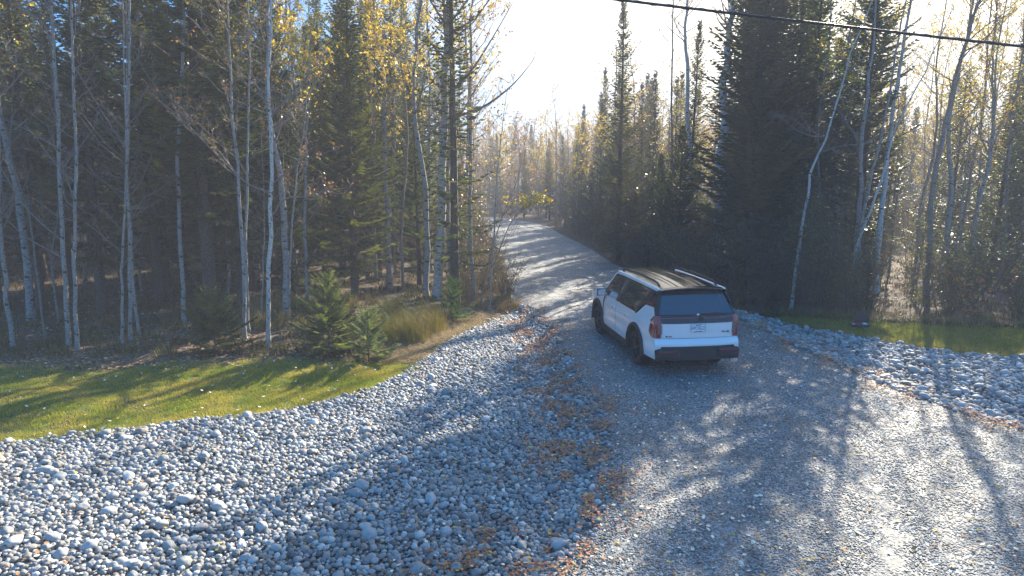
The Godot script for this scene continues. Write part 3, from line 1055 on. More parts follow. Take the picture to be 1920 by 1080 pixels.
# ---------------------------------------------------------------- loose stones
func stone_mesh(sd: int, subdiv: int, lump: float) -> ArrayMesh:
	R.seed = sd
	var f := FastNoiseLite.new()
	f.seed = sd
	f.frequency = 0.55
	var ph := (1.0 + sqrt(5.0)) / 2.0
	var p := []
	for s in [[-1, ph, 0], [1, ph, 0], [-1, -ph, 0], [1, -ph, 0], [0, -1, ph], [0, 1, ph], [0, -1, -ph], [0, 1, -ph], [ph, 0, -1], [ph, 0, 1], [-ph, 0, -1], [-ph, 0, 1]]:
		p.append(Vector3(s[0], s[1], s[2]).normalized())
	var fc := [[0, 11, 5], [0, 5, 1], [0, 1, 7], [0, 7, 10], [0, 10, 11], [1, 5, 9], [5, 11, 4], [11, 10, 2], [10, 7, 6], [7, 1, 8], [3, 9, 4], [3, 4, 2], [3, 2, 6], [3, 6, 8], [3, 8, 9], [4, 9, 5], [2, 4, 11], [6, 2, 10], [8, 6, 7], [9, 8, 1]]
	for k in subdiv:
		var cache := {}
		var nf := []
		for t in fc:
			var m := []
			for e in [[t[0], t[1]], [t[1], t[2]], [t[2], t[0]]]:
				var key := Vector2i(mini(e[0], e[1]), maxi(e[0], e[1]))
				if not cache.has(key):
					cache[key] = p.size()
					p.append(((p[e[0]] + p[e[1]]) / 2.0).normalized())
				m.append(cache[key])
			nf.append_array([[t[0], m[0], m[2]], [t[1], m[1], m[0]], [t[2], m[2], m[1]], [m[0], m[1], m[2]]])
		fc = nf
	for i in p.size():
		var q: Vector3 = p[i]
		var r := 1.0 + lump * f.get_noise_3dv(q * 1.7) + lump * 0.35 * f.get_noise_3dv(q * 5.0 + Vector3(9, 9, 9))
		p[i] = q * r
	var acc := []
	acc.resize(p.size())
	acc.fill(Vector3.ZERO)
	for t in fc:
		var no: Vector3 = (p[t[1]] - p[t[0]]).cross(p[t[2]] - p[t[0]])
		if no.dot(p[t[0]]) < 0.0: no = -no
		for k in 3: acc[t[k]] += no
	var g := Geo.new()
	for i in p.size(): g.vert(p[i], acc[i].normalized())
	for t in fc: g.tri(t[0], t[1], t[2])
	return g.mesh()

func stone_color() -> Color:
	var k := R.randf()
	var b := rf(0.17, 0.44)
	var c := Color(b * 0.94, b * 0.98, b)
	if k < 0.12: c = Color(b * 1.08, b * 0.95, b * 0.86)
	elif k < 0.2: c = Color(b * 0.5, b * 0.51, b * 0.53)
	elif k < 0.3: c = Color(b * 0.92, b * 0.98, b * 0.97)
	elif k < 0.36: c = Color(0.55, 0.54, 0.52)
	return c

func pack_stones(sd: int, inside: Callable, lo: Vector2, hi: Vector2, tries: Array) -> Array:    # dart throwing, big stones first: [x, d, r]
	R.seed = sd
	var cell := 0.12
	var bins := {}
	var out := []
	for t in tries:
		for k in int(t[2]):
			var x := rf(lo.x, hi.x)
			var d := rf(lo.y, hi.y)
			if d > 13.0 and t[1] < 0.03 and R.randf() < 0.6: continue
			if not inside.call(x, d): continue
			var r := rf(t[0], t[1])
			var ci := Vector2i(int(floor(x / cell)), int(floor(d / cell)))
			var ok := true
			for i in range(-1, 2):
				for j in range(-1, 2):
					for e in bins.get(ci + Vector2i(i, j), []):
						var dx: float = e[0] - x
						var dd: float = e[1] - d
						var s: float = (e[2] + r) * 0.80
						if dx * dx + dd * dd < s * s:
							ok = false
							break
					if not ok: break
				if not ok: break
			if ok:
				var e := [x, d, r]
				if not bins.has(ci): bins[ci] = []
				bins[ci].append(e)
				out.append(e)
	return out

func stone_pose(e: Array) -> Transform3D:
	var r: float = e[2]
	var b := Basis(Vector3.UP, rf(0, TAU)) * Basis(Vector3(rf(-1, 1), 0, rf(-1, 1)).normalized(), rf(0, 0.55))
	b = b * Basis.from_scale(Vector3(r * rf(1.0, 1.45), r * rf(0.62, 0.95), r * rf(0.85, 1.1)))
	return Transform3D(b, at(e[0], e[1], r * rf(0.15, 0.75) + 0.015))

func lay_stones(parent: Node3D, stones: Array, singles: int) -> void:
	stones.sort_custom(func(a, b): return a[2] / a[1] > b[2] / b[1])
	var meshes := []
	for k in 6: meshes.append(stone_mesh(100 + k, 2, 0.30))
	var mats := []
	R.seed = 77
	for k in 12:
		var m: StandardMaterial3D = M.stone.duplicate()
		m.vertex_color_use_as_albedo = false
		m.albedo_color = stone_color().linear_to_srgb()
		mats.append(m)
	for k in mini(singles, stones.size()):
		var o := MeshInstance3D.new()
		o.name = "cobble" if k == 0 else "cobble_%03d" % k
		o.mesh = meshes[R.randi() % 6]
		o.material_override = mats[R.randi() % 12]
		parent.add_child(o)
		o.transform = stone_pose(stones[k])
	var ps := []
	var cs := []
	for k in range(singles, stones.size()):
		ps.append(stone_pose(stones[k]))
		cs.append(stone_color())
	many("loose_cobbles", stone_mesh(131, 2, 0.34), M.stone, ps, cs, parent)

func leaf_mesh() -> ArrayMesh:      # a curled fallen leaf, about one unit long
	var g := Geo.new()
	var ctr := [Vector3(-0.5, 0.02, 0), Vector3(-0.15, 0.0, 0), Vector3(0.2, 0.03, 0), Vector3(0.5, 0.12, 0)]
	var wd := [0.0, 0.34, 0.30, 0.0]
	for i in 3:
		for s in [-1.0, 1.0]:
			var a: Vector3 = ctr[i]
			var b: Vector3 = ctr[i + 1]
			var a2: Vector3 = a + Vector3(0, 0.14 * wd[i] / 0.34, s * wd[i])
			var b2: Vector3 = b + Vector3(0, 0.12 * wd[i + 1] / 0.34, s * wd[i + 1])
			g.kite(a, b, b2, a2, Color.WHITE)
	return g.mesh()

func leaf_pose(x: float, d: float, up: float, size: float) -> Transform3D:
	var b := Basis(Vector3.UP, rf(0, TAU)) * Basis(Vector3(rf(-1, 1), 0, rf(-1, 1)).normalized(), rf(0, 0.6)) * Basis.from_scale(Vector3(size, size * rf(-1.0, 1.0), size))
	return Transform3D(b, at(x, d, up))

func tuft_mesh(sd: int, blades: int, h: float, w: float, spread: float, droop: float) -> ArrayMesh:
	R.seed = sd
	var g := Geo.new()
	for k in blades:
		var az := rf(0, TAU)
		var o := Vector3(cos(az), 0, sin(az))
		var b := Vector3(rf(-1, 1), 0, rf(-1, 1)) * spread
		var hh := h * rf(0.5, 1.0)
		var s := Vector3(-sin(az), 0, cos(az)) * w
		var m := b + o * droop * hh * 0.25 + Vector3(0, hh * 0.6, 0)
		var t := b + o * droop * hh + Vector3(0, hh * (1.0 - droop * 0.35), 0)
		var col := Color.WHITE * rf(0.7, 1.2)
		g.kite(b - s, b + s, m + s * 0.7, m - s * 0.7, col)
		g.blade(m - s * 0.7, m + s * 0.7, t, col)
	return g.mesh()

func lay(points: Array) -> Array:      # [[sideways, height] ...] -> points of a trunk, with a little wander in depth
	var out := []
	for p in points: out.append(Vector3(p[0], p[1], rf(-0.06, 0.06) * (0.0 if out.is_empty() else 1.0)))
	return out

func stuff(o: Node, label: String, category: String) -> void: tag(o, label, category, "", "stuff")

func inside_left_bed(x: float, d: float) -> bool:
	return x < road_l(d) - rf(-0.25, 0.12) and x > lawn_l(d) + 0.02
func inside_right_bed(x: float, d: float) -> bool:
	return x > road_r(d) + rf(-0.15, 0.15) and x < bed_r(d) - 0.02

# ---------------------------------------------------------------- the scene
func _ready() -> void:
	# camera, sky, sun, exposure, air
	var cam := Camera3D.new()
	cam.name = "camera"
	add_child(cam)
	cam.position = Vector3(0, 4.26, 0)
	cam.rotation_degrees = Vector3(-9.4, 0, 0)
	cam.fov = 45.94
	cam.far = 1500.0
	cam.current = true
	var sm := ProceduralSkyMaterial.new()
	sm.sky_top_color = Color(0.06, 0.53, 0.84)
	sm.sky_horizon_color = Color(0.36, 0.69, 0.95)
	sm.sky_curve = 0.16
	sm.ground_bottom_color = Color(0.2, 0.2, 0.2)
	sm.ground_horizon_color = Color(0.5, 0.55, 0.6)
	sm.sun_angle_max = 53.0
	sm.sun_curve = 1.0
	var sky := Sky.new()
	sky.sky_material = sm
	var env := Environment.new()
	env.background_mode = Environment.BG_SKY
	env.sky = sky
	env.background_energy_multiplier = 0.44
	env.tonemap_mode = Environment.TONE_MAPPER_LINEAR
	env.tonemap_exposure = 3.7
	env.fog_enabled = true
	env.fog_density = 0.0026
	env.fog_light_color = Color(0.93, 0.95, 1.0)
	env.sdfgi_enabled = true
	env.ssao_enabled = true
	env.ssil_enabled = true
	var we := WorldEnvironment.new()
	we.name = "world_environment"
	we.environment = env
	add_child(we)
	var sun := DirectionalLight3D.new()
	sun.name = "sun"
	sun.light_color = Color(1.0, 0.95, 0.86)
	sun.light_energy = 1.6
	sun.light_angular_distance = 0.5
	sun.shadow_enabled = true
	add_child(sun)
	var az := deg_to_rad(30.0)
	var el := deg_to_rad(27.0)
	sun.look_at_from_position(Vector3(sin(az) * cos(el), sin(el), -cos(az) * cos(el)) * 50.0, Vector3.ZERO)

	bumps.seed = 4
	bumps.frequency = 0.25
	make_materials()
	build_ground()
	build_left_trees()
	build_right_trees()
	build_far_trees()
	make_car()
	build_small_things()
	build_loose_cover()

func build_ground() -> void:
	var g := Geo.new()
	var xs := []
	var ds := []
	for k in [-420.0, -260.0, -160.0, -100.0, -70.0, -50.0, -36.0, -28.0]: xs.append(k)
	for k in 165: xs.append(-22.0 + k * 0.27)
	for k in [25.0, 32.0, 42.0, 60.0, 90.0, 150.0, 260.0, 420.0]: xs.append(k)
	for k in [-60.0, -30.0, -14.0, -6.0, -2.0]: ds.append(k)
	for k in 110: ds.append(1.0 + k * 0.27)
	for k in 30: ds.append(31.0 + k * 2.0)
	for k in [96.0, 110.0, 130.0, 160.0, 210.0, 280.0, 380.0, 520.0, 700.0]: ds.append(k)
	var rows := []
	for d in ds:
		var row := []
		for x in xs:
			var low := 0.0
			var inn := minf(x - lawn_l(d) + 14.0 * float(d < 14.2) * float(x < -2.0), bed_r(d) - x)     # sinks under the sheets that lie on it
			if d > 22.0: inn = minf(x - road_l(d), road_r(d) - x)
			low = 0.07 * clampf(inn * 2.0, 0.0, 1.0) * clampf((86.0 - d) / 4.0, 0.0, 1.0)
			row.append(at(x, d, -low))
		rows.append(row)
	g.grid(rows)
	obj("forest_floor", g.mesh(), M.soil).set_meta("kind", "structure")
	var road := obj("gravel_road", strip(road_l, road_r, 1.0, 84.0, 0.22, 44, 0.01), M.road)
	road.set_meta("kind", "structure")
	obj("lawn", sheet_x(LAWN_LX, LAWN_LT, -22.0, -2.05, 0.25, 20, 0.012), M.turf).set_meta("kind", "structure")
	obj("lawn", sheet_x(BED_RX, LAWN_RT, 8.2, 22.0, 0.25, 14, 0.014), M.turf).set_meta("kind", "structure")
	var bl := obj("cobble_bed", strip(func(d): return lawn_l(d) - 0.1, func(d): return road_l(d) + 0.1, 3.0, 22.6, 0.22, 40, 0.004), M.grit)
	bl.set_meta("kind", "structure")
	tag(bl, "wide bed of pale river stones dipping beside the left edge of the drive")
	var br := obj("cobble_bed", strip(func(d): return road_r(d) - 0.1, func(d): return minf(bed_r(d), 22.0) + 0.1, 7.5, 21.6, 0.22, 30, 0.004), M.grit)
	br.set_meta("kind", "structure")
	tag(br, "narrow bed of river stones between the drive and the right strip of lawn")
	var sl := pack_stones(901, inside_left_bed, Vector2(-9.5, 4.8), Vector2(1.7, 22.4), [[0.05, 0.085, 800], [0.036, 0.05, 14000], [0.024, 0.036, 90000], [0.013, 0.024, 140000]])
	lay_stones(bl, sl, 300)
	var sr := pack_stones(902, inside_right_bed, Vector2(6.8, 10.2), Vector2(13.5, 21.6), [[0.06, 0.095, 700], [0.038, 0.06, 9000], [0.026, 0.038, 30000], [0.016, 0.026, 24000]])
	lay_stones(br, sr, 220)
	# crushed stone on the drive
	R.seed = 55
	var ps := []
	var cs := []
	while ps.size() < 120000:
		var d := 5.5 + 14.5 * pow(R.randf(), 1.7)
		var x := rf(road_l(d) - 0.15, minf(road_r(d) + 0.1, d * 0.85 + 1.0))
		var r := rf(0.006, 0.017)
		var b := Basis(Vector3.UP, rf(0, TAU)) * Basis(Vector3(rf(-1, 1), 0, rf(-1, 1)).normalized(), rf(0.0, 0.5)) * Basis.from_scale(Vector3(r * rf(0.9, 1.4), r * rf(0.35, 0.6), r))
		ps.append(Transform3D(b, at(x, d, 0.01 + r * 0.15)))
		var v := 0.10 + 0.34 * pow(R.randf(), 1.5)
		cs.append(Color(v * 0.92, v * 0.98, v * 1.0))
	many("crushed_stone", stone_mesh(150, 0, 0.5), M.chip, ps, cs, road)

var A_DARK := Color(0.045, 0.06, 0.02)
var B_DARK := Color(0.12, 0.145, 0.045)
var B_OLIVE := Color(0.20, 0.19, 0.055)
var A_BROWN := Color(0.055, 0.05, 0.024)
var B_BROWN := Color(0.15, 0.125, 0.05)
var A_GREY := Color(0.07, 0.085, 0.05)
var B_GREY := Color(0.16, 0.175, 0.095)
var GOLD := [Color(0.72, 0.56, 0.06), Color(0.80, 0.66, 0.10), Color(0.60, 0.44, 0.05), Color(0.50, 0.46, 0.08)]
var RUST := [Color(0.30, 0.14, 0.05), Color(0.38, 0.21, 0.08), Color(0.22, 0.11, 0.05), Color(0.45, 0.27, 0.07)]

func conifer_mats() -> Dictionary: return {"trunk": M.spruce_bark, "crown": M.needles}
func bare_mats(kind: String) -> Dictionary:
	return {"trunk": M[kind], "branches": M.dark_twig if kind == "grey_bark" else M.twig, "leaves": M.leaf}

func named_tree(called: String, label: String, category: String, x: float, d: float, path: Array, r0: float, kind: String, o := {}, group := "") -> Node3D:
	R.seed = int(absf(x) * 977.0 + d * 131.0)
	return plant(called, label, category, broadleaf(int(absf(x) * 977.0 + d * 131.0), lay(path), r0 * (0.64 if r0 < 0.115 else 0.88), o), bare_mats(kind), at(x, d, -0.03), 0.0, Vector3.ONE, group)

func bin(t: float, edges: Array, words: Array) -> String:
	for i in edges.size():
		if t < edges[i]: return words[i]
	return words[-1]

func left_place(x: float, d: float) -> String:
	return bin(d, [25.0, 33.0, 42.0], ["in the front rank", "in the second rank", "well back", "far back"]) + " " + bin(x / d, [-0.72, -0.62, -0.53, -0.44, -0.33, -0.2, -0.11], ["at the photo's left edge", "behind the close double birch", "behind the three clustered birches", "behind the straight grey trunk", "behind the tall pale trunk", "behind the small firs", "left of the large white birch", "beyond the large white birch"])

func right_place(x: float, d: float) -> String:
	return bin(d, [23.0, 28.0, 36.0, 46.0], ["in the front rank", "in the second rank", "well back", "far back", "farthest back"]) + " " + bin(x / d, [0.13, 0.2, 0.29, 0.38, 0.47, 0.56, 0.66, 0.74], ["beside the drive", "near the spire spruce", "left of the thick white birch", "near the brownish conifer", "near the crooked birch", "near the far leaning birch", "near the dark leaning trunk", "close to the photo's right edge", "beyond the photo's right edge"])

func build_left_trees() -> void:
	var pale := "pale bare trunks at the back of the left lawn"
	# the front row, trunk by trunk
	named_tree("birch_tree", "leftmost pale trunk at the photo's left edge, bowed towards the left", "tree", -12.2, 16.15, [[0, 0], [-0.01, 1.33], [0.09, 3.13], [0.26, 5.23], [0.35, 8.0], [0.2, 10.5]], 0.095, "aspen", {"from": 0.35, "length": 1.9}, pale)
	named_tree("birch_tree", "thin dark crooked sapling just right of the leftmost pale trunk", "tree", -11.9, 16.9, [[0, 0], [-0.02, 1.77], [-0.09, 3.2], [-0.3, 4.4], [-0.2, 5.6], [0.1, 7.2]], 0.045, "grey_bark", {"from": 0.2, "length": 1.3, "branches": 18}, pale)
	named_tree("birch_tree", "slim forked grey sapling between the leftmost trunk and the close double trunk", "tree", -13.0, 19.1, [[0, 0], [-0.05, 1.6], [0.2, 2.8], [0.55, 4.2], [0.5, 5.7], [0.6, 8.0]], 0.06, "grey_bark", {"from": 0.2, "length": 1.8, "limbs": [[Vector3(0.0, 1.8, 0), Vector3(-0.35, 3.2, 0.1), Vector3(-0.55, 4.6, 0), Vector3(-0.9, 6.2, 0.1)]]}, pale)
	named_tree("birch_tree", "left and thicker trunk of the close double birch near the photo's left edge", "tree", -10.67, 15.9, [[0, 0], [0.10, 1.89], [0.27, 4.25], [0.42, 6.73], [0.49, 8.1], [0.4, 10.0], [0.6, 12.5]], 0.09, "aspen", {"from": 0.3, "length": 2.2, "limbs": [[Vector3(0.15, 2.6, 0), Vector3(-0.5, 3.4, 0.2), Vector3(-1.1, 4.6, 0.2), Vector3(-1.7, 5.6, 0.1)], [Vector3(0.12, 2.2, 0), Vector3(-0.6, 2.9, 0.4), Vector3(-1.2, 3.9, 0.5)]]}, pale)
	named_tree("birch_tree", "right and slimmer trunk of the close double birch near the left edge", "tree", -10.37, 15.75, [[0, 0], [0.12, 2.16], [0.41, 4.61], [0.65, 7.39], [0.8, 9.0], [1.0, 11.0]], 0.075, "aspen", {"from": 0.25, "length": 1.7, "limbs": [[Vector3(0.3, 3.6, 0), Vector3(0.0, 4.2, -0.2), Vector3(-0.3, 5.4, -0.2)]]}, pale)
	named_tree("birch_tree", "left stem of the three clustered thin birches, marked with a dark ring", "tree", -9.66, 16.4, [[0, 0], [0.10, 1.2], [0.2, 2.2], [0.5, 4.62], [0.72, 7.52], [0.8, 10.0]], 0.06, "aspen", {"from": 0.35, "length": 1.6}, pale)
	named_tree("birch_tree", "middle stem of the three clustered thin birches left of the wide grassy gap", "tree", -9.62, 16.7, [[0, 0], [0.17, 2.3], [0.37, 4.88], [0.68, 8.05], [0.75, 10.0], [0.6, 12.2]], 0.075, "aspen", {"from": 0.3, "length": 2.0, "limbs": [[Vector3(0.36, 4.7, 0), Vector3(0.0, 5.5, 0.2), Vector3(-0.7, 7.0, 0.3), Vector3(-1.1, 8.3, 0.2)]]}, pale)
	named_tree("birch_tree", "right stem of the three clustered thin birches, leaning left as it rises", "tree", -9.79, 17.4, [[0, 0], [-0.05, 1.66], [0.0, 3.0], [0.05, 4.25], [0.19, 5.95], [0.5, 9.0]], 0.065, "aspen", {"from": 0.4, "length": 1.5}, pale)
	named_tree("birch_tree", "straight grey trunk behind the dark green shrub at the lawn's back edge", "tree", -9.36, 19.0, [[0, 0], [0.03, 2.03], [0.26, 5.25], [0.54, 7.77], [0.66, 8.85], [0.7, 11.0], [0.9, 14.0]], 0.105, "aspen", {"from": 0.42, "length": 2.4, "leaves": 0.3, "leaf_from": 0.5, "colors": RUST, "limbs": [[Vector3(0.3, 5.6, 0), Vector3(0.0, 6.3, 0.2), Vector3(-0.4, 7.0, 0.3), Vector3(-0.8, 8.0, 0.3)]]}, pale)
	named_tree("birch_tree", "left trunk of the twin birch beside the tall white-grey trunk", "tree", -6.94, 17.2, [[0, 0], [0.07, 1.96], [0.11, 4.25], [0.08, 6.06], [0.13, 7.69], [0.1, 10.0], [0.3, 12.4]], 0.08, "aspen", {"from": 0.35, "length": 2.0, "leaves": 0.4, "leaf_from": 0.42, "colors": RUST, "limbs": [[Vector3(0.1, 4.2, 0), Vector3(-0.45, 4.85, 0.2), Vector3(-1.1, 5.6, 0.3), Vector3(-1.9, 6.2, 0.2)]]}, pale)
	named_tree("birch_tree", "right trunk of the twin birch, set slightly behind its neighbour", "tree", -7.07, 17.83, [[0, 0], [0.06, 2.16], [0.25, 4.65], [0.45, 7.03], [0.6, 10.0], [0.7, 12.0]], 0.065, "aspen", {"from": 0.35, "length": 1.7, "leaves": 0.45, "leaf_from": 0.4, "colors": RUST}, pale)
	named_tree("birch_tree", "tall pale trunk with long limbs reaching right, left of the small spruces", "tree", -6.05, 16.4, [[0, 0], [0.17, 2.33], [0.33, 4.62], [0.39, 6.45], [0.54, 8.22], [0.6, 10.5], [0.8, 13.5]], 0.09, "birch", {"from": 0.4, "length": 2.0, "leaves": 0.25, "leaf_from": 0.3, "colors": RUST, "limbs": [
		[Vector3(0.40, 5.6, 0), Vector3(0.75, 5.95, 0.1), Vector3(1.2, 6.25, 0.2), Vector3(1.95, 7.1, 0.3)], [Vector3(0.36, 4.05, 0), Vector3(0.8, 4.35, 0.2), Vector3(1.2, 4.55, 0.3), Vector3(2.1, 4.9, 0.4)],
		[Vector3(0.3, 3.3, 0), Vector3(0.7, 3.7, 0.2), Vector3(1.3, 3.75, 0.3), Vector3(1.8, 4.0, 0.2)], [Vector3(0.36, 3.8, 0), Vector3(-0.3, 4.1, 0.1), Vector3(-0.9, 4.9, 0.2), Vector3(-1.5, 5.3, 0.3)]]}, pale)
	named_tree("birch_tree", "thin grey trunk deeper in shade between the straight trunk and the twin", "tree", -9.5, 22.4, [[0, 0], [0.11, 2.33], [0.19, 4.59], [0.19, 6.44], [0.3, 9.0]], 0.06, "aspen", {"from": 0.4, "length": 1.6}, pale)
	named_tree("birch_tree", "slender grey sapling leaning right, just right of the tall pale trunk", "tree", -6.53, 19.5, [[0, 0], [0.16, 1.97], [0.42, 4.1], [0.74, 5.57], [1.0, 8.0]], 0.055, "aspen", {"from": 0.3, "length": 1.6, "leaves": 0.1, "colors": RUST}, pale)
	named_tree("birch_tree", "short thin sapling directly behind the tall pale trunk", "tree", -7.22, 19.14, [[0, 0], [0.15, 1.71], [0.28, 3.21], [0.3, 5.0]], 0.04, "aspen", {"from": 0.3, "length": 1.2}, pale)
	named_tree("aspen_tree", "grey aspen with bright yellow leaves still on its top, left of the drive", "tree", -4.6, 25.1, [[0, 0], [0.01, 2.89], [0.02, 5.76], [0.01, 8.17], [-0.27, 9.79], [-0.3, 12.5]], 0.12, "aspen", {"from": 0.42, "length": 2.6, "branches": 30, "leaves": 3.4, "leaf_from": 0.45, "leaf": 0.075, "colors": GOLD})
	named_tree("aspen_tree", "yellow leaved aspen crown above the dark spruces, left of the white birch", "tree", -6.7, 21.8, [[0, 0], [0.1, 3.0], [0.3, 6.0], [0.5, 8.5], [0.6, 11.5]], 0.09, "aspen", {"from": 0.55, "length": 2.2, "branches": 26, "leaves": 3.0, "leaf_from": 0.45, "leaf": 0.075, "colors": GOLD})
	named_tree("birch_tree", "large white birch with black marks standing beside the drive's left edge", "tree", -2.62, 23.4, [[0, 0], [0.16, 2.61], [0.36, 6.19], [0.51, 8.92], [0.56, 9.92], [0.7, 12.0], [0.6, 16.0]], 0.19, "birch", {"from": 0.45, "length": 3.6, "branches": 18, "rise": 0.7, "leaves": 0.05, "leaf_from": 0.3, "colors": RUST, "limbs": [[Vector3(0.5, 7.0, 0), Vector3(1.2, 7.6, 0.2), Vector3(1.9, 8.6, 0.2), Vector3(2.7, 9.9, 0.2)], [Vector3(0.45, 6.2, 0), Vector3(1.6, 6.5, 0.3), Vector3(2.6, 7.2, 0.3), Vector3(3.3, 8.0, 0.2)], [Vector3(0.55, 9.0, 0), Vector3(0.1, 9.7, 0.1), Vector3(-0.6, 10.8, 0.2)]]})
	named_tree("sapling", "slender grey tree at the drive's left edge with sparse orange leaves", "tree", -0.75, 22.4, [[0, 0], [0.13, 2.28], [0.26, 4.41], [0.4, 5.68], [0.6, 7.3]], 0.055, "aspen", {"from": 0.3, "length": 1.5, "branches": 26, "leaves": 0.35, "leaf_from": 0.25, "leaf": 0.07, "colors": RUST + GOLD})
	named_tree("sapling", "sapling bending over the drive with a spray of bright yellow leaves", "tree", -0.9, 25.5, [[0, 0], [0.4, 1.5], [1.0, 2.8], [1.7, 3.3], [2.3, 3.1]], 0.04, "grey_bark", {"from": 0.25, "length": 1.0, "branches": 18, "leaves": 1.1, "leaf_from": 0.5, "leaf": 0.09, "colors": GOLD})
	named_tree("sapling", "bare forked stems leaning right at the foot of the slender roadside tree", "tree", -1.1, 22.8, [[0, 0], [0.3, 1.5], [0.7, 2.9], [1.3, 4.4], [1.6, 6.2]], 0.04, "grey_bark", {"from": 0.25, "length": 1.2, "branches": 20, "leaves": 0.15, "colors": RUST})
	# conifers: six kinds, then copies
	var c := []
	c.append(conifer(11, 13.0, 1.6, 1.7, 1.0, A_DARK, B_DARK))
	c.append(conifer(12, 11.0, 1.5, 1.0, 1.0, A_DARK, B_OLIVE))
	c.append(conifer(13, 15.0, 1.7, 2.9, 1.0, A_DARK, B_OLIVE))
	c.append(conifer(14, 8.0, 1.25, 0.6, 1.0, A_DARK, Color(0.06, 0.085, 0.03)))
	c.append(conifer(15, 12.0, 1.2, 2.0, 0.8, A_BROWN, B_BROWN, 1.0, 1.0, 0.35))
	CON = c
	var cm := conifer_mats()
	plant("spruce_tree", "dark spruce whose black trunk stands right beside the large white birch", "tree", conifer(16, 14.5, 1.35, 1.2, 0.55, A_DARK, B_DARK, 1.15, 1.0, 0.4), cm, at(-1.95, 22.9), 0.0)
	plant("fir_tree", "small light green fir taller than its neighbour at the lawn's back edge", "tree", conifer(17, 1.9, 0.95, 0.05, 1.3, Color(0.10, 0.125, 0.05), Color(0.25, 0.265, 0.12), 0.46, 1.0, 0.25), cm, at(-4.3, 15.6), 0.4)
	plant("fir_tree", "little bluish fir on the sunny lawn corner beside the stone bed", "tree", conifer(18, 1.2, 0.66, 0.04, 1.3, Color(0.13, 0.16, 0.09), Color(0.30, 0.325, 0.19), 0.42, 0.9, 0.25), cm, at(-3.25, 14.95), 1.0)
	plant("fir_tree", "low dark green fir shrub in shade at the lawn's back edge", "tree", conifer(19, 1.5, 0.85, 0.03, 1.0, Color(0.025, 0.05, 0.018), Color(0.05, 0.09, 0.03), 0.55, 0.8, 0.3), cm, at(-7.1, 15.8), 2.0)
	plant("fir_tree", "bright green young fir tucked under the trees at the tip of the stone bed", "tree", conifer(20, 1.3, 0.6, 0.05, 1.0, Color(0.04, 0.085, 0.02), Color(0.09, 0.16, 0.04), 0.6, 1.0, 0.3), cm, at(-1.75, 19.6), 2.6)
	var g1 := "spruces of the shaded wood left of the drive"
	var protos := []
	var kinds := ["dark green", "olive green", "tall olive green", "small bushy", "brownish"]
	for k in 5:
		var px: float = [-8.6, -5.3, -11.6, -3.6, -14.8][k]
		var pd: float = [21.3, 22.6, 22.0, 26.2, 21.0][k]
		protos.append(plant("spruce_tree", kinds[k] + " spruce " + left_place(px, pd), "tree", c[k], cm, at(px, pd, -0.03), k, Vector3.ONE, g1))
	R.seed = 400
	var spots := [Vector2(-8.6, 21.3), Vector2(-5.3, 22.6), Vector2(-11.6, 22.0), Vector2(-3.6, 26.2), Vector2(-14.8, 21.0), Vector2(-2.6, 23.4), Vector2(-1.95, 22.9), Vector2(-4.6, 25.1)]
	var made := 0
	while made < 84:
		var d := 19.6 + 40.0 * pow(R.randf(), 1.3)
		var x := rf(-d * 0.86 - 2.0, road_l(d) - 1.5)
		if d < 28.0 and x > -7.0 + (d - 20.0) * 0.25: continue
		var ok := true
		for q in spots:
			if q.distance_to(Vector2(x, d)) < 1.35 + d * 0.012: ok = false
		if not ok: continue
		spots.append(Vector2(x, d))
		var k := R.randi() % 5
		if k == 3 and R.randf() < 0.5: k = 0
		var s := rf(0.85, 1.2)
		again(protos[k], kinds[k] + " spruce " + left_place(x, d), at(x, d, -0.03), rf(0, TAU), Vector3(s * rf(0.9, 1.1), s, s * rf(0.9, 1.1)), g1)
		made += 1
	# bare broadleaf trees among them
	var g2 := "bare grey trees among the spruces left of the drive"
	var b := []
	for k in 4:
		b.append(broadleaf(60 + k, [Vector3.ZERO, Vector3(rf(-0.2, 0.2), 3, 0), Vector3(rf(-0.4, 0.4), 6.5, 0.1), Vector3(rf(-0.5, 0.5), 10, 0), Vector3(rf(-0.6, 0.6), 13.0, 0)], [0.09, 0.07, 0.11, 0.08][k], {"from": 0.4, "length": [2.4, 1.8, 2.8, 2.2][k], "branches": 26, "leaves": [0.2, 0.0, 1.1, 0.6][k], "leaf_from": 0.42, "leaf": 0.075, "colors": [RUST, RUST, GOLD, RUST][k]}))
	BARE = b
	var bp := []
	var bares := ["nearly bare pale tree", "bare dark grey tree", "pale tree with some yellow leaves", "pale tree with some rusty leaves"]
	for k in 4:
		var px: float = [-12.6, -8.2, -10.2, -5.9][k]
		var pd: float = [24.0, 25.5, 27.0, 27.5][k]
		bp.append(plant("bare_tree", bares[k] + " " + left_place(px, pd), "tree", b[k], bare_mats(["aspen", "grey_bark", "aspen", "aspen"][k]), at(px, pd, -0.03), k, Vector3.ONE, g2))
	made = 0
	while made < 46:
		var d := 19.5 + 34.0 * R.randf()
		var x := rf(-d * 0.84 - 1.5, road_l(d) - 0.9)
		if d < 22.5 and x > -3.2: continue
		var k := R.randi() % 4
		var s := rf(0.8, 1.15)
		again(bp[k], bares[k] + " " + left_place(x, d), at(x, d, -0.03), rf(0, TAU), Vector3(s, s, s), g2)
		made += 1

var CON := []
var BARE := []
var SHRUB := []

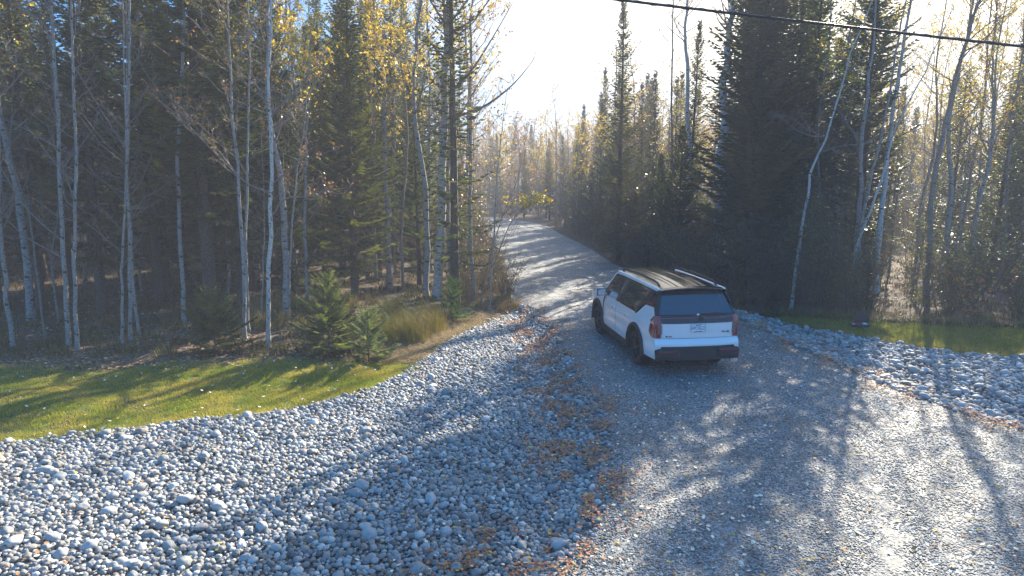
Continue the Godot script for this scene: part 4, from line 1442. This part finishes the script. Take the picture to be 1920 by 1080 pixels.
func build_right_trees() -> void:
	var cm := conifer_mats()
	plant("spruce_tree", "tall narrow spruce with a spire top at the right side of the drive", "tree", conifer(31, 12.6, 1.5, 0.7, 0.75, Color(0.06, 0.065, 0.028), Color(0.14, 0.13, 0.055), 1.05, 1.25, 0.35), cm, at(4.95 + 0.35, 33.5))
	plant("spruce_tree", "big brownish conifer, its dense skirt to the ground, right behind the car", "tree", conifer(32, 12.6, 2.3, 0.15, 0.8, Color(0.09, 0.072, 0.04), Color(0.22, 0.165, 0.085), 1.05, 0.85, 0.42), cm, at(8.4, 24.2))
	plant("spruce_tree", "dark conifer beside the brownish one, left of the crooked birch", "tree", conifer(33, 13.5, 1.8, 0.3, 0.7, Color(0.075, 0.075, 0.036), Color(0.17, 0.155, 0.07), 1.05, 0.6, 0.4), cm, at(9.4, 25.8))
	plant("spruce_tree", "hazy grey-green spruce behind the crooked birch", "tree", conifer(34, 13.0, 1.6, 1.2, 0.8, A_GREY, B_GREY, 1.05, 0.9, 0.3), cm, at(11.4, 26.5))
	plant("spruce_tree", "young spruce filling the edge between spire spruce and brownish conifer", "tree", conifer(35, 6.2, 1.3, 0.2, 0.8, Color(0.03, 0.04, 0.016), Color(0.08, 0.09, 0.035), 1.0, 0.9, 0.3), cm, at(7.2, 29.5))
	plant("spruce_tree", "tallest dark spruce rising behind the brownish conifer at right", "tree", conifer(39, 15.5, 2.1, 1.5, 0.65, Color(0.07, 0.07, 0.034), Color(0.16, 0.145, 0.065), 1.1, 0.65, 0.4), cm, at(9.9, 28.2), 2.0)
	plant("spruce_tree", "dense dark spruce behind the foot of the far leaning birch", "tree", conifer(38, 16.5, 1.5, 0.8, 0.9, Color(0.045, 0.055, 0.028), Color(0.11, 0.12, 0.06), 1.05, 0.6, 0.3), cm, at(12.9, 25.4), 1.0)
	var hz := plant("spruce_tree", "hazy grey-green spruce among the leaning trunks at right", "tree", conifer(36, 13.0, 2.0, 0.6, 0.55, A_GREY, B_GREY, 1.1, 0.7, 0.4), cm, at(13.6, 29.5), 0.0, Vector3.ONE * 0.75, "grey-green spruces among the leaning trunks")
	for e in [[11.7, 28.6, 1.0], [13.0, 32.0, 1.05], [14.9, 35.5, 1.1], [12.6, 37.0, 1.0], [17.4, 41.0, 1.1], [15.4, 31.5, 0.85], [10.8, 33.0, 1.0], [19.5, 30.5, 0.66], [18.6, 26.2, 0.55], [12.2, 33.0, 0.9], [22.5, 31.0, 0.66], [21.0, 27.0, 0.5], [16.3, 33.5, 0.8]]:
		again(hz, "hazy grey-green spruce " + right_place(e[0], e[1]), at(e[0], e[1], -0.03), e[0] * 7.0, Vector3(e[2] * 1.15, e[2], e[2] * 1.15), "grey-green spruces among the leaning trunks")
	var pale := "leaning pale trunks of the right wood"
	named_tree("birch_tree", "thin straight grey trunk left of the big brownish conifer, behind the car", "tree", 7.3, 30.5, [[0, 0], [-0.2, 4.5], [-0.4, 9.0], [-0.45, 12.0], [-0.4, 14.5]], 0.085, "grey_bark", {"from": 0.5, "length": 1.6, "leaves": 0.1, "colors": RUST})
	named_tree("birch_tree", "pale birch with knots between the spire spruce and the thick white birch", "tree", 8.9, 33.9, [[0, 0], [-0.24, 5.0], [-0.51, 9.54], [-0.66, 12.45], [-0.7, 16.0]], 0.15, "birch", {"from": 0.55, "length": 2.8, "branches": 22, "leaves": 0.25, "colors": RUST + GOLD})
	named_tree("birch_tree", "thick white birch rising behind the brownish conifer at right", "tree", 8.75, 28.6, [[0, 0], [-0.08, 4.9], [-0.1, 8.7], [-0.02, 11.2], [0.1, 16.0]], 0.27, "birch", {"from": 0.6, "length": 2.6, "branches": 16})
	named_tree("birch_tree", "crooked pale birch bent twice, in front of the grey-green spruce", "tree", 8.98, 21.5, [[0, 0], [0.08, 1.39], [0.2, 2.8], [0.33, 4.05], [0.32, 4.44], [0.73, 5.47], [1.1, 7.0], [1.36, 8.23], [1.75, 9.2], [2.0, 11.0]], 0.085, "birch", {"from": 0.45, "length": 1.5, "branches": 14, "limbs": [[Vector3(0.75, 5.5, 0), Vector3(0.2, 5.5, 0.1), Vector3(-0.4, 5.75, 0.2), Vector3(-0.9, 6.2, 0.2)], [Vector3(0.55, 5.0, 0), Vector3(1.2, 5.2, 0.2), Vector3(2.2, 5.3, 0.3)]]}, pale)
	named_tree("birch_tree", "slender birch leaning far right, its white trunk crossing the wood", "tree", 11.2, 22.4, [[0, 0], [0.2, 1.8], [0.72, 3.56], [1.21, 5.77], [1.91, 7.43], [2.6, 9.4]], 0.085, "birch", {"from": 0.5, "length": 1.6, "branches": 14}, pale)
	named_tree("birch_tree", "upright grey trunk just left of the far leaning birch, its top leaning right", "tree", 12.4, 23.6, [[0, 0], [-0.3, 2.2], [-0.08, 4.06], [0.2, 6.01], [0.42, 8.42], [0.56, 9.92], [0.7, 12]], 0.10, "aspen", {"from": 0.55, "length": 2.0, "branches": 14}, pale)
	named_tree("birch_tree", "pale trunk crossing behind the far leaning birch at half height", "tree", 13.0, 23.9, [[0, 0], [-0.1, 2.0], [-0.02, 4.24], [0.02, 6.2], [0.12, 7.9], [0.3, 10.5], [0.5, 14.5]], 0.12, "birch", {"from": 0.5, "length": 1.8, "branches": 14}, pale)
	named_tree("birch_tree", "dark leaning trunk near the right edge, bending right towards bright sky", "tree", 14.5, 23.4, [[0, 0], [-0.1, 2.0], [-0.16, 4.24], [0.14, 6.53], [0.51, 8.92], [0.75, 9.92], [1.4, 12.0]], 0.125, "grey_bark", {"from": 0.5, "length": 2.6, "branches": 20}, pale)
	named_tree("birch_tree", "grey trunk glimpsed in haze behind the crooked birch", "tree", 13.3, 27.5, [[0, 0], [-0.38, 5.2], [-0.35, 6.95], [-0.2, 11.0]], 0.14, "aspen", {"from": 0.6, "length": 2.0, "branches": 12}, pale)
	var pale_leaf := [Color(0.50, 0.46, 0.12), Color(0.60, 0.52, 0.16), Color(0.36, 0.38, 0.10), Color(0.55, 0.42, 0.10)]
	var g7 := "pale yellow-green leaved trees of the right wood"
	var pl := plant("leafy_tree", "pale yellow-green leaved tree " + right_place(17.5, 26.5), "tree", broadleaf(97, [Vector3.ZERO, Vector3(0.1, 3.5, 0), Vector3(0.3, 7.0, 0.1), Vector3(0.2, 10.0, 0), Vector3(0.5, 12.5, 0)], 0.062, {"from": 0.22, "length": 2.6, "branches": 34, "leaves": 0.75, "leaf": 0.075, "colors": pale_leaf}), bare_mats("aspen"), at(17.5, 26.5, -0.03), 0.0, Vector3.ONE, g7)
	for e in [[19.5, 28.5, 1.0], [21.5, 30.0, 1.05], [20.0, 33.0, 0.85], [23.5, 34.0, 1.0], [15.5, 29.5, 0.9], [14.2, 27.4, 0.85], [17.0, 34.0, 1.0], [22.0, 36.5, 0.95], [11.0, 31.0, 0.95], [24.5, 31.0, 1.0], [8.6, 38.5, 0.8], [10.4, 41.0, 0.95]]:
		again(pl, "pale yellow-green leaved tree " + right_place(e[0], e[1]), at(e[0], e[1], -0.03), e[0] * 5.0, Vector3(e[2], e[2], e[2]), g7)
	for e in [[-7.6, 24.4, 0.85], [-10.6, 25.2, 0.95], [-13.6, 24.6, 0.9], [-5.0, 28.8, 0.9], [-16.5, 26.0, 1.0], [-3.9, 31.0, 0.85]]:
		again(pl, "pale yellow-green leaved tree " + left_place(e[0], e[1]), at(e[0], e[1], -0.03), e[1] * 5.0, Vector3(e[2], e[2], e[2]), "pale yellow-green leaved trees of the left wood")
	# shrubs of the right edge
	var green := [Color(0.13, 0.16, 0.035), Color(0.18, 0.19, 0.05), Color(0.09, 0.12, 0.03), Color(0.25, 0.21, 0.05)]
	var tawny := [Color(0.16, 0.12, 0.05), Color(0.22, 0.15, 0.06), Color(0.11, 0.10, 0.04), Color(0.20, 0.18, 0.05)]
	var shrubs := ["tall green leaved shrub", "tawny leaved shrub", "tall thin mixed green shrub", "low twiggy shrub"]
	var sh := [shrub(71, 3.2, 12, 1.3, 0.5, green, 0.075), shrub(72, 2.4, 14, 1.2, 0.45, tawny, 0.06), shrub(73, 3.8, 10, 1.5, 0.35, green + tawny, 0.07), shrub(74, 1.6, 16, 0.9, 0.15, tawny, 0.05)]
	SHRUB = sh
	var smt := {"stems": M.dark_twig, "leaves": M.leaf}
	plant("leafy_shrub", "pink and orange leaved maple sapling at the right lawn's back edge", "shrub", shrub(75, 2.2, 7, 0.9, 0.35, [Color(0.55, 0.16, 0.12), Color(0.6, 0.22, 0.10), Color(0.5, 0.3, 0.06), Color(0.25, 0.2, 0.05)], 0.09), smt, at(13.1, 18.9))
	var g3 := "leafy shrubs along the edge of the right wood"
	var ps := []
	for k in 4:
		var px: float = [12.3, 10.6, 14.4, 9.6][k]
		var pd: float = [20.2, 20.9, 20.6, 21.6][k]
		ps.append(plant("leafy_shrub", shrubs[k] + " " + right_place(px, pd), "shrub", sh[k], smt, at(px, pd, -0.02), k, Vector3.ONE, g3))
	R.seed = 640
	for i in 64:
		var d := 19.2 + 16.0 * pow(R.randf(), 1.5)
		var x := 0.0
		if i < 44: x = rf(maxf(road_r(d) + 1.4, 9.0 + (21.0 - d) * 0.8), d * 0.86 + 1.0)
		else:
			d = rf(23.5, 58.0)
			x = road_r(d) + rf(0.5, 2.6)
		var k := R.randi() % 4
		if i >= 44: k = [1, 3, 1, 2][R.randi() % 4]
		var s := rf(0.7, 1.2)
		again(ps[k], shrubs[k] + " " + right_place(x, d), at(x, d, -0.02), rf(0, TAU), Vector3(s, s * rf(0.85, 1.15), s), g3)
	for e in [[7.3, 22.6, 1.0], [8.1, 22.0, 0.9], [8.6, 22.9, 1.15], [9.5, 22.4, 1.0], [10.3, 22.9, 1.2], [7.0, 24.2, 0.9], [11.4, 22.2, 1.0], [9.0, 21.7, 0.7], [10.9, 24.0, 1.3], [6.7, 25.8, 1.0]]:
		var k: int = [1, 2, 1, 0][int(e[0] * 10.0) % 4]
		again(ps[k], shrubs[k] + " against the brownish conifer, " + bin(e[0], [6.9, 7.2, 7.6, 8.3, 8.8, 9.2, 9.9, 10.6, 11.2], ["leftmost of them", "second from the left", "third from the left", "fourth from the left", "fifth from the left", "sixth from the left", "seventh from the left", "eighth from the left", "second from the right", "rightmost"]), at(e[0], e[1], -0.02), e[0] * 9.0, Vector3(e[2], e[2], e[2]), "shrubs against the brownish conifer")
	for i in 26:
		var d := 27.0 + 30.0 * pow(R.randf(), 1.2)
		var k: int = [2, 0, 2, 1][R.randi() % 4]
		var s := rf(0.9, 1.5)
		var right := i < 15
		var x := road_r(d) + rf(0.5, 2.2) if right else road_l(d) - rf(0.6, 2.0)
		again(ps[k], shrubs[k] + (" on the drive's right verge, " if right else " on the left verge, ") + bin(d, [30.0, 34.0, 38.0, 42.0, 47.0, 52.0], ["just beyond the car", "beyond the car", "at a third of the straight", "before halfway", "halfway to the bend", "nearer the bend", "at the far bend"]), at(x, d, -0.02), rf(0, TAU), Vector3(s, s, s), "tall shrubs on the verges of the far drive")
	for i in 36:
		var d := 22.6 + 34.0 * pow(R.randf(), 1.4)
		var s := rf(0.35, 0.85)
		var k: int = [1, 3, 1][R.randi() % 3]
		again(ps[k], shrubs[k] + " on the drive's left verge, " + bin(d, [28.0, 34.0, 40.0, 46.0, 51.0], ["beside the large white birch", "just past the white birch", "at a third of the straight", "halfway to the bend", "nearer the bend", "at the far bend"]), at(road_l(d) - rf(0.15, 1.8), d, -0.02), rf(0, TAU), Vector3(s, s, s), "leafy shrubs along the left edge of the drive")
	# the rest of the right wood: mostly bare, so that the low sun comes through
	var bares := ["nearly bare pale tree", "bare dark grey tree", "pale tree with some yellow leaves", "pale tree with some rusty leaves"]
	var g4 := "bare trees of the wood right of the drive"
	var bp := []
	for k in 4:
		var px: float = [16.2, 17.8, 15.0, 6.6][k]
		var pd: float = [27.0, 24.5, 31.0, 37.5][k]
		bp.append(plant("bare_tree", bares[k] + " " + right_place(px, pd), "tree", BARE[k], bare_mats(["aspen", "grey_bark", "aspen", "aspen"][k]), at(px, pd, -0.03), k * 2.0, Vector3.ONE * 0.85, g4))
	R.seed = 650
	for i in 62:
		var d := 22.5 + 38.0 * R.randf()
		var x := rf(road_r(d) + 1.2, d * 0.9 + 2.0)
		if d < 30.0 and x < 11.0: continue
		var k := R.randi() % 4
		var s := rf(0.6, 0.95)
		again(bp[k], bares[k] + " " + right_place(x, d), at(x, d, -0.03), rf(0, TAU), Vector3(s, s, s), g4)
	var g5 := "spruces of the wood right of the drive"
	var pr := plant("spruce_tree", "brownish spruce " + right_place(8.4, 41.0), "tree", CON[4], cm, at(8.4, 41.0), 0.0, Vector3.ONE * 0.85, g5)
	var pr2 := plant("spruce_tree", "small bushy spruce " + right_place(6.6, 47.0), "tree", CON[3], cm, at(6.6, 47.0), 0.0, Vector3.ONE, g5)
	for e in [[6.6, 36.5, 0.5], [7.9, 37.0, 0.62], [5.9, 43.5, 0.6], [6.4, 31.8, 0.42], [6.0, 39.5, 0.5], [5.6, 47.5, 0.55], [7.6, 34.5, 0.6], [7.0, 30.8, 0.5], [6.2, 34.2, 0.45], [5.9, 38.0, 0.5], [5.5, 41.5, 0.55], [5.3, 45.5, 0.5], [5.0, 49.5, 0.55], [6.9, 51.0, 0.9], [5.2, 54.5, 0.8], [9.3, 36.0, 0.9]]:
		again(pr if e[2] > 0.85 else pr2, ("brownish spruce " if e[2] > 0.85 else "small bushy spruce ") + right_place(e[0], e[1]), at(e[0], e[1], -0.03), e[1], Vector3(e[2], e[2] * 1.1, e[2]), g5)
	for e in [[6.4, 50.0, 0.8], [8.2, 52.5, 0.95], [9.8, 49.0, 0.9], [7.2, 56.5, 0.9], [10.6, 54.5, 1.0], [8.8, 46.5, 0.85], [6.0, 60.0, 0.85], [9.4, 60.5, 1.0], [12.0, 50.0, 0.95], [10.4, 44.0, 0.85]]:
		again(pr, "brownish spruce " + right_place(e[0], e[1]), at(e[0], e[1], -0.03), e[1] * 3.0, Vector3(e[2] * 1.1, e[2], e[2] * 1.1), g5)
	for i in 22:
		var d := rf(30.0, 62.0)
		var x := rf(road_r(d) + 1.6, d * 0.88 + 2.0)
		var s := rf(0.6, 0.95)
		again(pr if i % 2 else pr2, ("brownish spruce " if i % 2 else "small bushy spruce ") + right_place(x, d), at(x, d, -0.03), rf(0, TAU), Vector3(s, s, s), g5)

func build_far_trees() -> void:
	# trees that close the view where the drive bends away
	var g6 := "bare tawny trees at the far bend of the drive"
	var far := ["rusty leaved thin tree ", "yellow leaved thin tree ", "nearly bare dark thin tree "]
	var f := []
	for k in 3:
		f.append(plant("bare_tree", far[k] + ["in the middle of", "at the right of", "at the left of"][k] + " the far bend", "tree", broadleaf(90 + k, [Vector3.ZERO, Vector3(0.1, 3, 0), Vector3(rf(-0.3, 0.3), 6.5, 0.1), Vector3(rf(-0.5, 0.5), 10.0, 0)], 0.09, {"from": 0.3, "length": 2.3, "branches": 30, "leaves": [0.7, 1.1, 0.3][k], "leaf": 0.10, "colors": [RUST, GOLD, RUST][k]}), bare_mats(["aspen", "aspen", "grey_bark"][k]), at([0.5, 3.4, -2.4][k], [70.0, 68.0, 74.0][k], -0.03), k, Vector3.ONE, g6))
	for e in [[1.2, 68.5, 0.62], [3.6, 65.5, 0.7], [-1.6, 78.0, 0.8], [5.4, 72.0, 0.75], [-6.4, 57.0, 0.7], [2.2, 80.0, 0.9]]:
		plant("spruce_tree", "small spruce at the far bend, " + bin(e[0], [-5.0, -1.0, 1.6, 2.5, 4.5], ["leftmost", "left of the middle", "in the middle", "behind the middle one", "right of the middle", "rightmost"]), "tree", CON[1], conifer_mats(), at(e[0], e[1], -0.03), e[1], Vector3(e[2], e[2], e[2]), "spruces at the far bend")
	for e in [[-2.6, 33.0, 0.72], [-3.4, 38.0, 0.85], [-3.0, 44.0, 0.8], [-4.0, 50.0, 0.9], [5.6, 46.0, 0.8], [4.9, 52.0, 0.85], [4.2, 59.0, 0.9], [-5.2, 56.0, 0.85], [2.6, 66.0, 0.8], [-0.5, 76.0, 0.9]]:
		var k := int(absf(e[1])) % 3
		again(f[k], far[k] + ("on the drive's right verge, " if e[0] > 2.0 else "on the drive's left verge, ") + bin(e[1], [36.0, 41.0, 48.0, 53.0, 58.0, 63.0, 70.0], ["nearest of them", "second nearest", "third nearest", "midway", "past midway", "before the bend", "at the bend", "behind the bend"]), at(e[0], e[1], -0.03), e[1], Vector3(e[2], e[2], e[2]), g6)
	R.seed = 700
	for i in 60:
		var d := rf(62.0, 92.0)
		var x := rf(-9.0, 13.0)
		if x < road_r(d) + 1.5 and x > road_l(d) - 1.5: continue
		var s := rf(0.6, 1.05)
		var k := R.randi() % 3
		again(f[k], far[k] + bin(x, [-4.0, -0.5, 3.0, 7.0], ["at the left end of", "left of the middle of", "in the middle of", "at the right of", "far right of"]) + " the far bend" + bin(d, [70.0, 80.0], ["", ", second rank", ", last rank"]), at(x, d, -0.03), rf(0, TAU), Vector3(s, s, s), g6)
	# the wood that goes on behind reads as one mass
	var con := conifer(41, 12.0, 1.7, 0.8, 0.6, Color(0.03, 0.038, 0.018), Color(0.075, 0.08, 0.035), 1.6, 1.0, 0.3)
	var bar := broadleaf(42, [Vector3.ZERO, Vector3(0.1, 4, 0), Vector3(0.0, 8, 0), Vector3(0.2, 11.5, 0)], 0.12, {"from": 0.25, "length": 2.6, "branches": 30, "leaves": 0.5, "leaf": 0.14, "colors": RUST + GOLD})
	R.seed = 701
	var p1 := []
	var c1 := []
	var p2 := []
	var c2 := []
	for i in 1100:
		var d := 58.0 + 110.0 * pow(R.randf(), 1.2)
		var x := rf(-d * 0.95 - 6.0, d * 0.95 + 6.0)
		if x > -14.0 and x < 9.0 and d < 84.0: continue
		
		var s := rf(0.7, 1.05)
		var t := Transform3D(Basis(Vector3.UP, rf(0, TAU)) * Basis.from_scale(Vector3(s, s * rf(0.85, 1.1), s)), at(x, d, -0.1))
		if R.randf() < (0.6 if x < -5.0 else 0.25):
			p1.append(t); c1.append(Color.WHITE)
		else:
			p2.append(t); c2.append(Color.WHITE)
	var w := thing("far_wood", "distant mixed wood closing the view behind the nearer trees", "woods")
	w.set_meta("kind", "stuff")
	many("conifer_crowns", con.crown, M.needles, p1, c1, w)
	many("conifer_trunks", con.trunk, M.spruce_bark, p1, c1, w)
	many("bare_trunks", bar.trunk, M.aspen, p2, c2, w)
	many("bare_branches", bar.branches, M.twig, p2, c2, w)
	many("last_leaves", bar.leaves, M.leaf, p2, c2, w)
	p1 = []; c1 = []
	for i in 900:
		var d := 34.0 + 80.0 * pow(R.randf(), 1.3)
		var x := rf(-d * 0.9 - 3.0, d * 0.9 + 3.0)
		if x < road_r(d) + 1.5 and x > road_l(d) - 1.5 and d < 84.0: continue
		var s := rf(0.8, 1.5)
		p1.append(Transform3D(Basis(Vector3.UP, rf(0, TAU)) * Basis.from_scale(Vector3(s, s, s)), at(x, d, -0.05)))
		c1.append(Color.WHITE)
	many("brush_stems", SHRUB[1].stems, M.dark_twig, p1, c1, w)
	many("brush_leaves", SHRUB[1].leaves, M.leaf, p1, c1, w)

func build_small_things() -> void:
	# the overhead wire: a black bundle that sags from upper left to right
	var g := Geo.new()
	var a := Vector3(1.07, 6.0, -7.2)
	var b := Vector3(5.19, 5.55, -7.2)
	var pts := PackedVector3Array()
	for i in 81:
		var t := lerpf(-3.2, 4.2, i / 80.0)
		pts.append(a.lerp(b, t) + Vector3(0, 0.02 * (t * t - t), 0))
	g.tube(pts, 0.0135, 0.0135, 10)
	var w := thing("overhead_wire", "black overhead cable crossing the upper right corner", "cable")
	obj("cable", g.mesh(), M.cable, w)
	g = Geo.new()
	var hel := PackedVector3Array()
	for i in 1401:
		var t := lerpf(-3.2, 4.2, i / 1400.0)
		var p := a.lerp(b, t) + Vector3(0, 0.02 * (t * t - t), 0)
		var an := i * 0.42
		hel.append(p + Vector3(0, cos(an), sin(an)) * 0.014)
	g.tube(hel, 0.004, 0.004, 4)
	obj("binding_wire", g.mesh(), M.cable, w)
	# the open case left on the right-hand grass
	var k := thing("open_case", "small open black case with red and white contents on the right lawn", "case", at(9.75, 18.5, 0.085))
	k.rotation.y = -0.25
	g = Geo.new()
	g.box(Vector3(-0.30, 0, -0.13), Vector3(0.16, 0.075, 0.16), 0.015)
	obj("base", g.mesh(), M.black_plastic, k)
	g = Geo.new()
	g.box(Vector3(-0.17, 0.0, -0.20), Vector3(0.19, 0.40, -0.145), 0.015)
	var lid := obj("lid", g.mesh(), M.black_plastic, k)
	lid.rotation.x = -0.12
	g = Geo.new()
	g.box(Vector3(-0.23, 0.07, -0.09), Vector3(-0.02, 0.10, 0.11), 0.01)
	obj("red_lining", g.mesh(), M.case_red, k)
	g = Geo.new()
	g.box(Vector3(0.0, 0.07, -0.06), Vector3(0.12, 0.105, 0.08), 0.012)
	g.box(Vector3(-0.28, 0.072, 0.06), Vector3(-0.2, 0.09, 0.12), 0.008)
	obj("white_contents", g.mesh(), M.case_white, k)

func build_loose_cover() -> void:
	var w := Color.WHITE
	# short grass of the two lawns
	R.seed = 800
	var ps := []
	var cs := []
	while ps.size() < 21000:
		var x := rf(-17.0, -2.0)
		var lo := lerp_at(LAWN_LX, x)
		var hi := lerp_at(LAWN_LT, x) + rf(-0.5, 0.35)
		var d := rf(lo - 0.3, hi)
		if d < lo - 0.06 - 0.16 * (0.5 + bumps.get_noise_2d(x * 9.0, 3.0)) and R.randf() < 0.9 or (x > -2.5 and d > 14.8): continue
		var s := rf(0.7, 1.3)
		ps.append(Transform3D(Basis(Vector3.UP, rf(0, TAU)) * Basis.from_scale(Vector3(s, s * rf(0.7, 1.2), s)), at(x, d, 0.005)))
		var p := 0.5 + 0.5 * bumps.get_noise_2d(x * 3.0, d * 3.0)
		cs.append(Color(0.26, 0.33, 0.025).lerp(Color(0.54, 0.44, 0.11), clampf(p * 1.9 - 0.5 + rf(-0.25, 0.35), 0, 1)))
	stuff(many("grass", tuft_mesh(3, 11, 0.07, 0.0035, 0.07, 0.8), M.grass, ps, cs), "short green grass of the sunlit lawn left of the stones", "grass")
	ps = []; cs = []
	while ps.size() < 12500:
		var x := rf(8.2, 19.0)
		var lo := lerp_at(BED_RX, x)
		var hi := lerp_at(LAWN_RT, x) + rf(-0.4, 0.4)
		var d := rf(lo - 0.05, maxf(hi, lo))
		var s := rf(0.7, 1.5)
		ps.append(Transform3D(Basis(Vector3.UP, rf(0, TAU)) * Basis.from_scale(Vector3(s, s * rf(0.8, 1.5), s)), at(x, d, 0.005)))
		cs.append(Color(0.20, 0.26, 0.03).lerp(Color(0.44, 0.36, 0.12), clampf((0.75 if d < lo + 0.5 else 0.3) + rf(-0.35, 0.35), 0, 1)))
	stuff(many("grass", tuft_mesh(4, 13, 0.11, 0.0038, 0.06, 0.5), M.grass, ps, cs), "strip of green and straw grass right of the drive", "grass")
	# tall reedy grass near the small firs, dry grass in the wood and along the verges
	ps = []; cs = []
	for i in 1250:
		var x := 0.0
		var d := 0.0
		if i < 110: x = rf(-3.6, -1.9); d = rf(16.6, 19.2)
		elif i < 260: x = rf(-8.8, -4.8); d = rf(18.2, 22.5)
		elif i < 430: d = rf(22.5, 60.0); x = road_r(d) + rf(0.1, 2.2)
		elif i < 1110: d = 22.4 + 38.0 * pow(R.randf(), 1.4); x = road_l(d) - 0.02 - 2.4 * pow(R.randf(), 1.4)
		else: x = rf(8.5, 16.0); d = lerp_at(LAWN_RT, x) + rf(0.1, 1.2)
		if i < 110 and x > lawn_l(d) - 0.5: x = lawn_l(d) - rf(0.5, 1.2)
		var s := rf(0.6, 1.15) * (1.15 if i < 110 else (0.5 if i > 430 else 0.75))
		ps.append(Transform3D(Basis(Vector3.UP, rf(0, TAU)) * Basis.from_scale(Vector3(s, s, s)), at(x, d, 0.0)))
		cs.append(Color(0.20, 0.20, 0.04).lerp(Color(0.30, 0.21, 0.10), clampf(rf(-0.2, 0.7) + (0.0 if i < 110 else 0.35), 0, 1)))
	stuff(many("tall_grass", tuft_mesh(5, 30, 0.85, 0.005, 0.16, 0.4), M.straw, ps, cs), "tall green and straw coloured grass tufts at the edges of the wood", "grass")
	# dry matted grass at the foot of the tall tufts
	ps = []; cs = []
	for i in 1500:
		var d := rf(14.9, 21.5)
		var x := lawn_l(d) - 0.05 - 1.6 * pow(R.randf(), 1.5)
		var s := rf(0.6, 1.3)
		ps.append(Transform3D(Basis(Vector3.UP, rf(0, TAU)) * Basis.from_scale(Vector3(s, s * 0.8, s)), at(x, d, 0.0)))
		cs.append(Color(0.30, 0.23, 0.13).lerp(Color(0.42, 0.33, 0.19), R.randf()))
	stuff(many("dry_grass", tuft_mesh(6, 16, 0.16, 0.004, 0.12, 1.1), M.straw, ps, cs), "matted dry grass between the small firs and the stone bed", "grass")
	# low green plants of the wood floor
	ps = []; cs = []
	for i in 2600:
		var d := rf(15.2, 34.0)
		var x := rf(-d * 0.85, road_l(d) - 1.5)
		if i > 1900: x = rf(road_r(d) + 0.8, d * 0.85); d = maxf(d, lerp_at(LAWN_RT, x) + 0.1)
		elif x > lawn_l(d) - 1.4: continue
		var s := rf(0.5, 1.3)
		ps.append(Transform3D(Basis(Vector3.UP, rf(0, TAU)) * Basis.from_scale(Vector3(s, s, s)), at(x, d, 0.0)))
		cs.append(Color(0.05, 0.075, 0.02).lerp(Color(0.15, 0.11, 0.04), R.randf()))
	stuff(many("undergrowth", tuft_mesh(7, 16, 0.28, 0.012, 0.16, 0.9), M.straw, ps, cs), "low green and brown undergrowth on the floor of the wood", "undergrowth")
	# fallen leaves
	var lm := leaf_mesh()
	ps = []; cs = []
	for i in 15000:
		var d := 14.3 + 22.0 * pow(R.randf(), 1.4)
		var x := rf(-d * 0.85, lawn_l(d) - 0.1) if i < 11500 else rf(road_r(d) + 0.4, d * 0.85)
		if i >= 11500 and d < lerp_at(LAWN_RT, x) + 0.05: continue
		ps.append(leaf_pose(x, d, rf(0.01, 0.04), rf(0.05, 0.10)))
		var q := R.randf()
		cs.append(Color(0.17, 0.105, 0.055).lerp(Color(0.33, 0.21, 0.10), q) if R.randf() < 0.85 else Color(0.42, 0.34, 0.2))
	stuff(many("leaf_litter", lm, M.litter, ps, cs), "brown fallen leaves covering the floor of the wood", "leaf litter")
	ps = []; cs = []
	while ps.size() < 12500:      # orange leaves gathered in the swale and along both edges of the drive
		var d := 6.0 + 17.5 * pow(R.randf(), 1.25)
		var x := 0.0
		var pick := R.randf()
		if pick < 0.6: x = road_l(d) - 0.42 + R.randfn(0.0, 0.44) - 0.25 * float(d < 8.0)
		elif pick < 0.7: x = road_l(d) + R.randfn(0.25, 0.3)
		else:
			d = rf(10.3, 23.0)
			x = road_r(d) + R.randfn(-0.1, 0.5)
		if bumps.get_noise_2d(x * 7.0 + 40.0, d * 4.0) + 0.5 * bumps.get_noise_2d(x * 2.0, d * 1.5 + 90.0) + rf(-0.2, 0.2) < 0.05: continue
		ps.append(leaf_pose(x, d, rf(0.06, 0.12), rf(0.022, 0.062)))
		cs.append(Color(0.30, 0.10, 0.045).lerp(Color(0.60, 0.24, 0.10), R.randf()) if R.randf() < 0.93 else Color(0.6, 0.42, 0.08))
	stuff(many("fallen_leaves", lm, M.litter, ps, cs), "orange fallen leaves gathered along the edges of the drive", "fallen leaves")
	ps = []; cs = []
	for i in 3800:      # pale birch leaves strewn over drive, stones and grass
		var d := 5.8 + 22.0 * pow(R.randf(), 1.5)
		var x := 0.0
		if i < 2200: x = rf(road_l(d), minf(road_r(d), d * 0.85))
		elif i < 2420:
			d = rf(10.0, 14.6); x = rf(-12.0, -2.3)
			if d < lerp_at(LAWN_LX, x): continue
		else: x = rf(maxf(lawn_l(d), -d * 0.82), road_l(d)); 
		ps.append(leaf_pose(x, d, rf(0.03, 0.04) if i < 2200 else rf(0.07, 0.11), rf(0.04, 0.07)))
		var q := R.randf()
		cs.append(Color(0.80, 0.73, 0.58) if q < 0.62 else (Color(0.55, 0.38, 0.08) if q < 0.75 else Color(0.36, 0.19, 0.08)))
	stuff(many("fallen_leaves", lm, M.litter, ps, cs), "pale birch leaves strewn over drive, stones and grass", "fallen leaves")
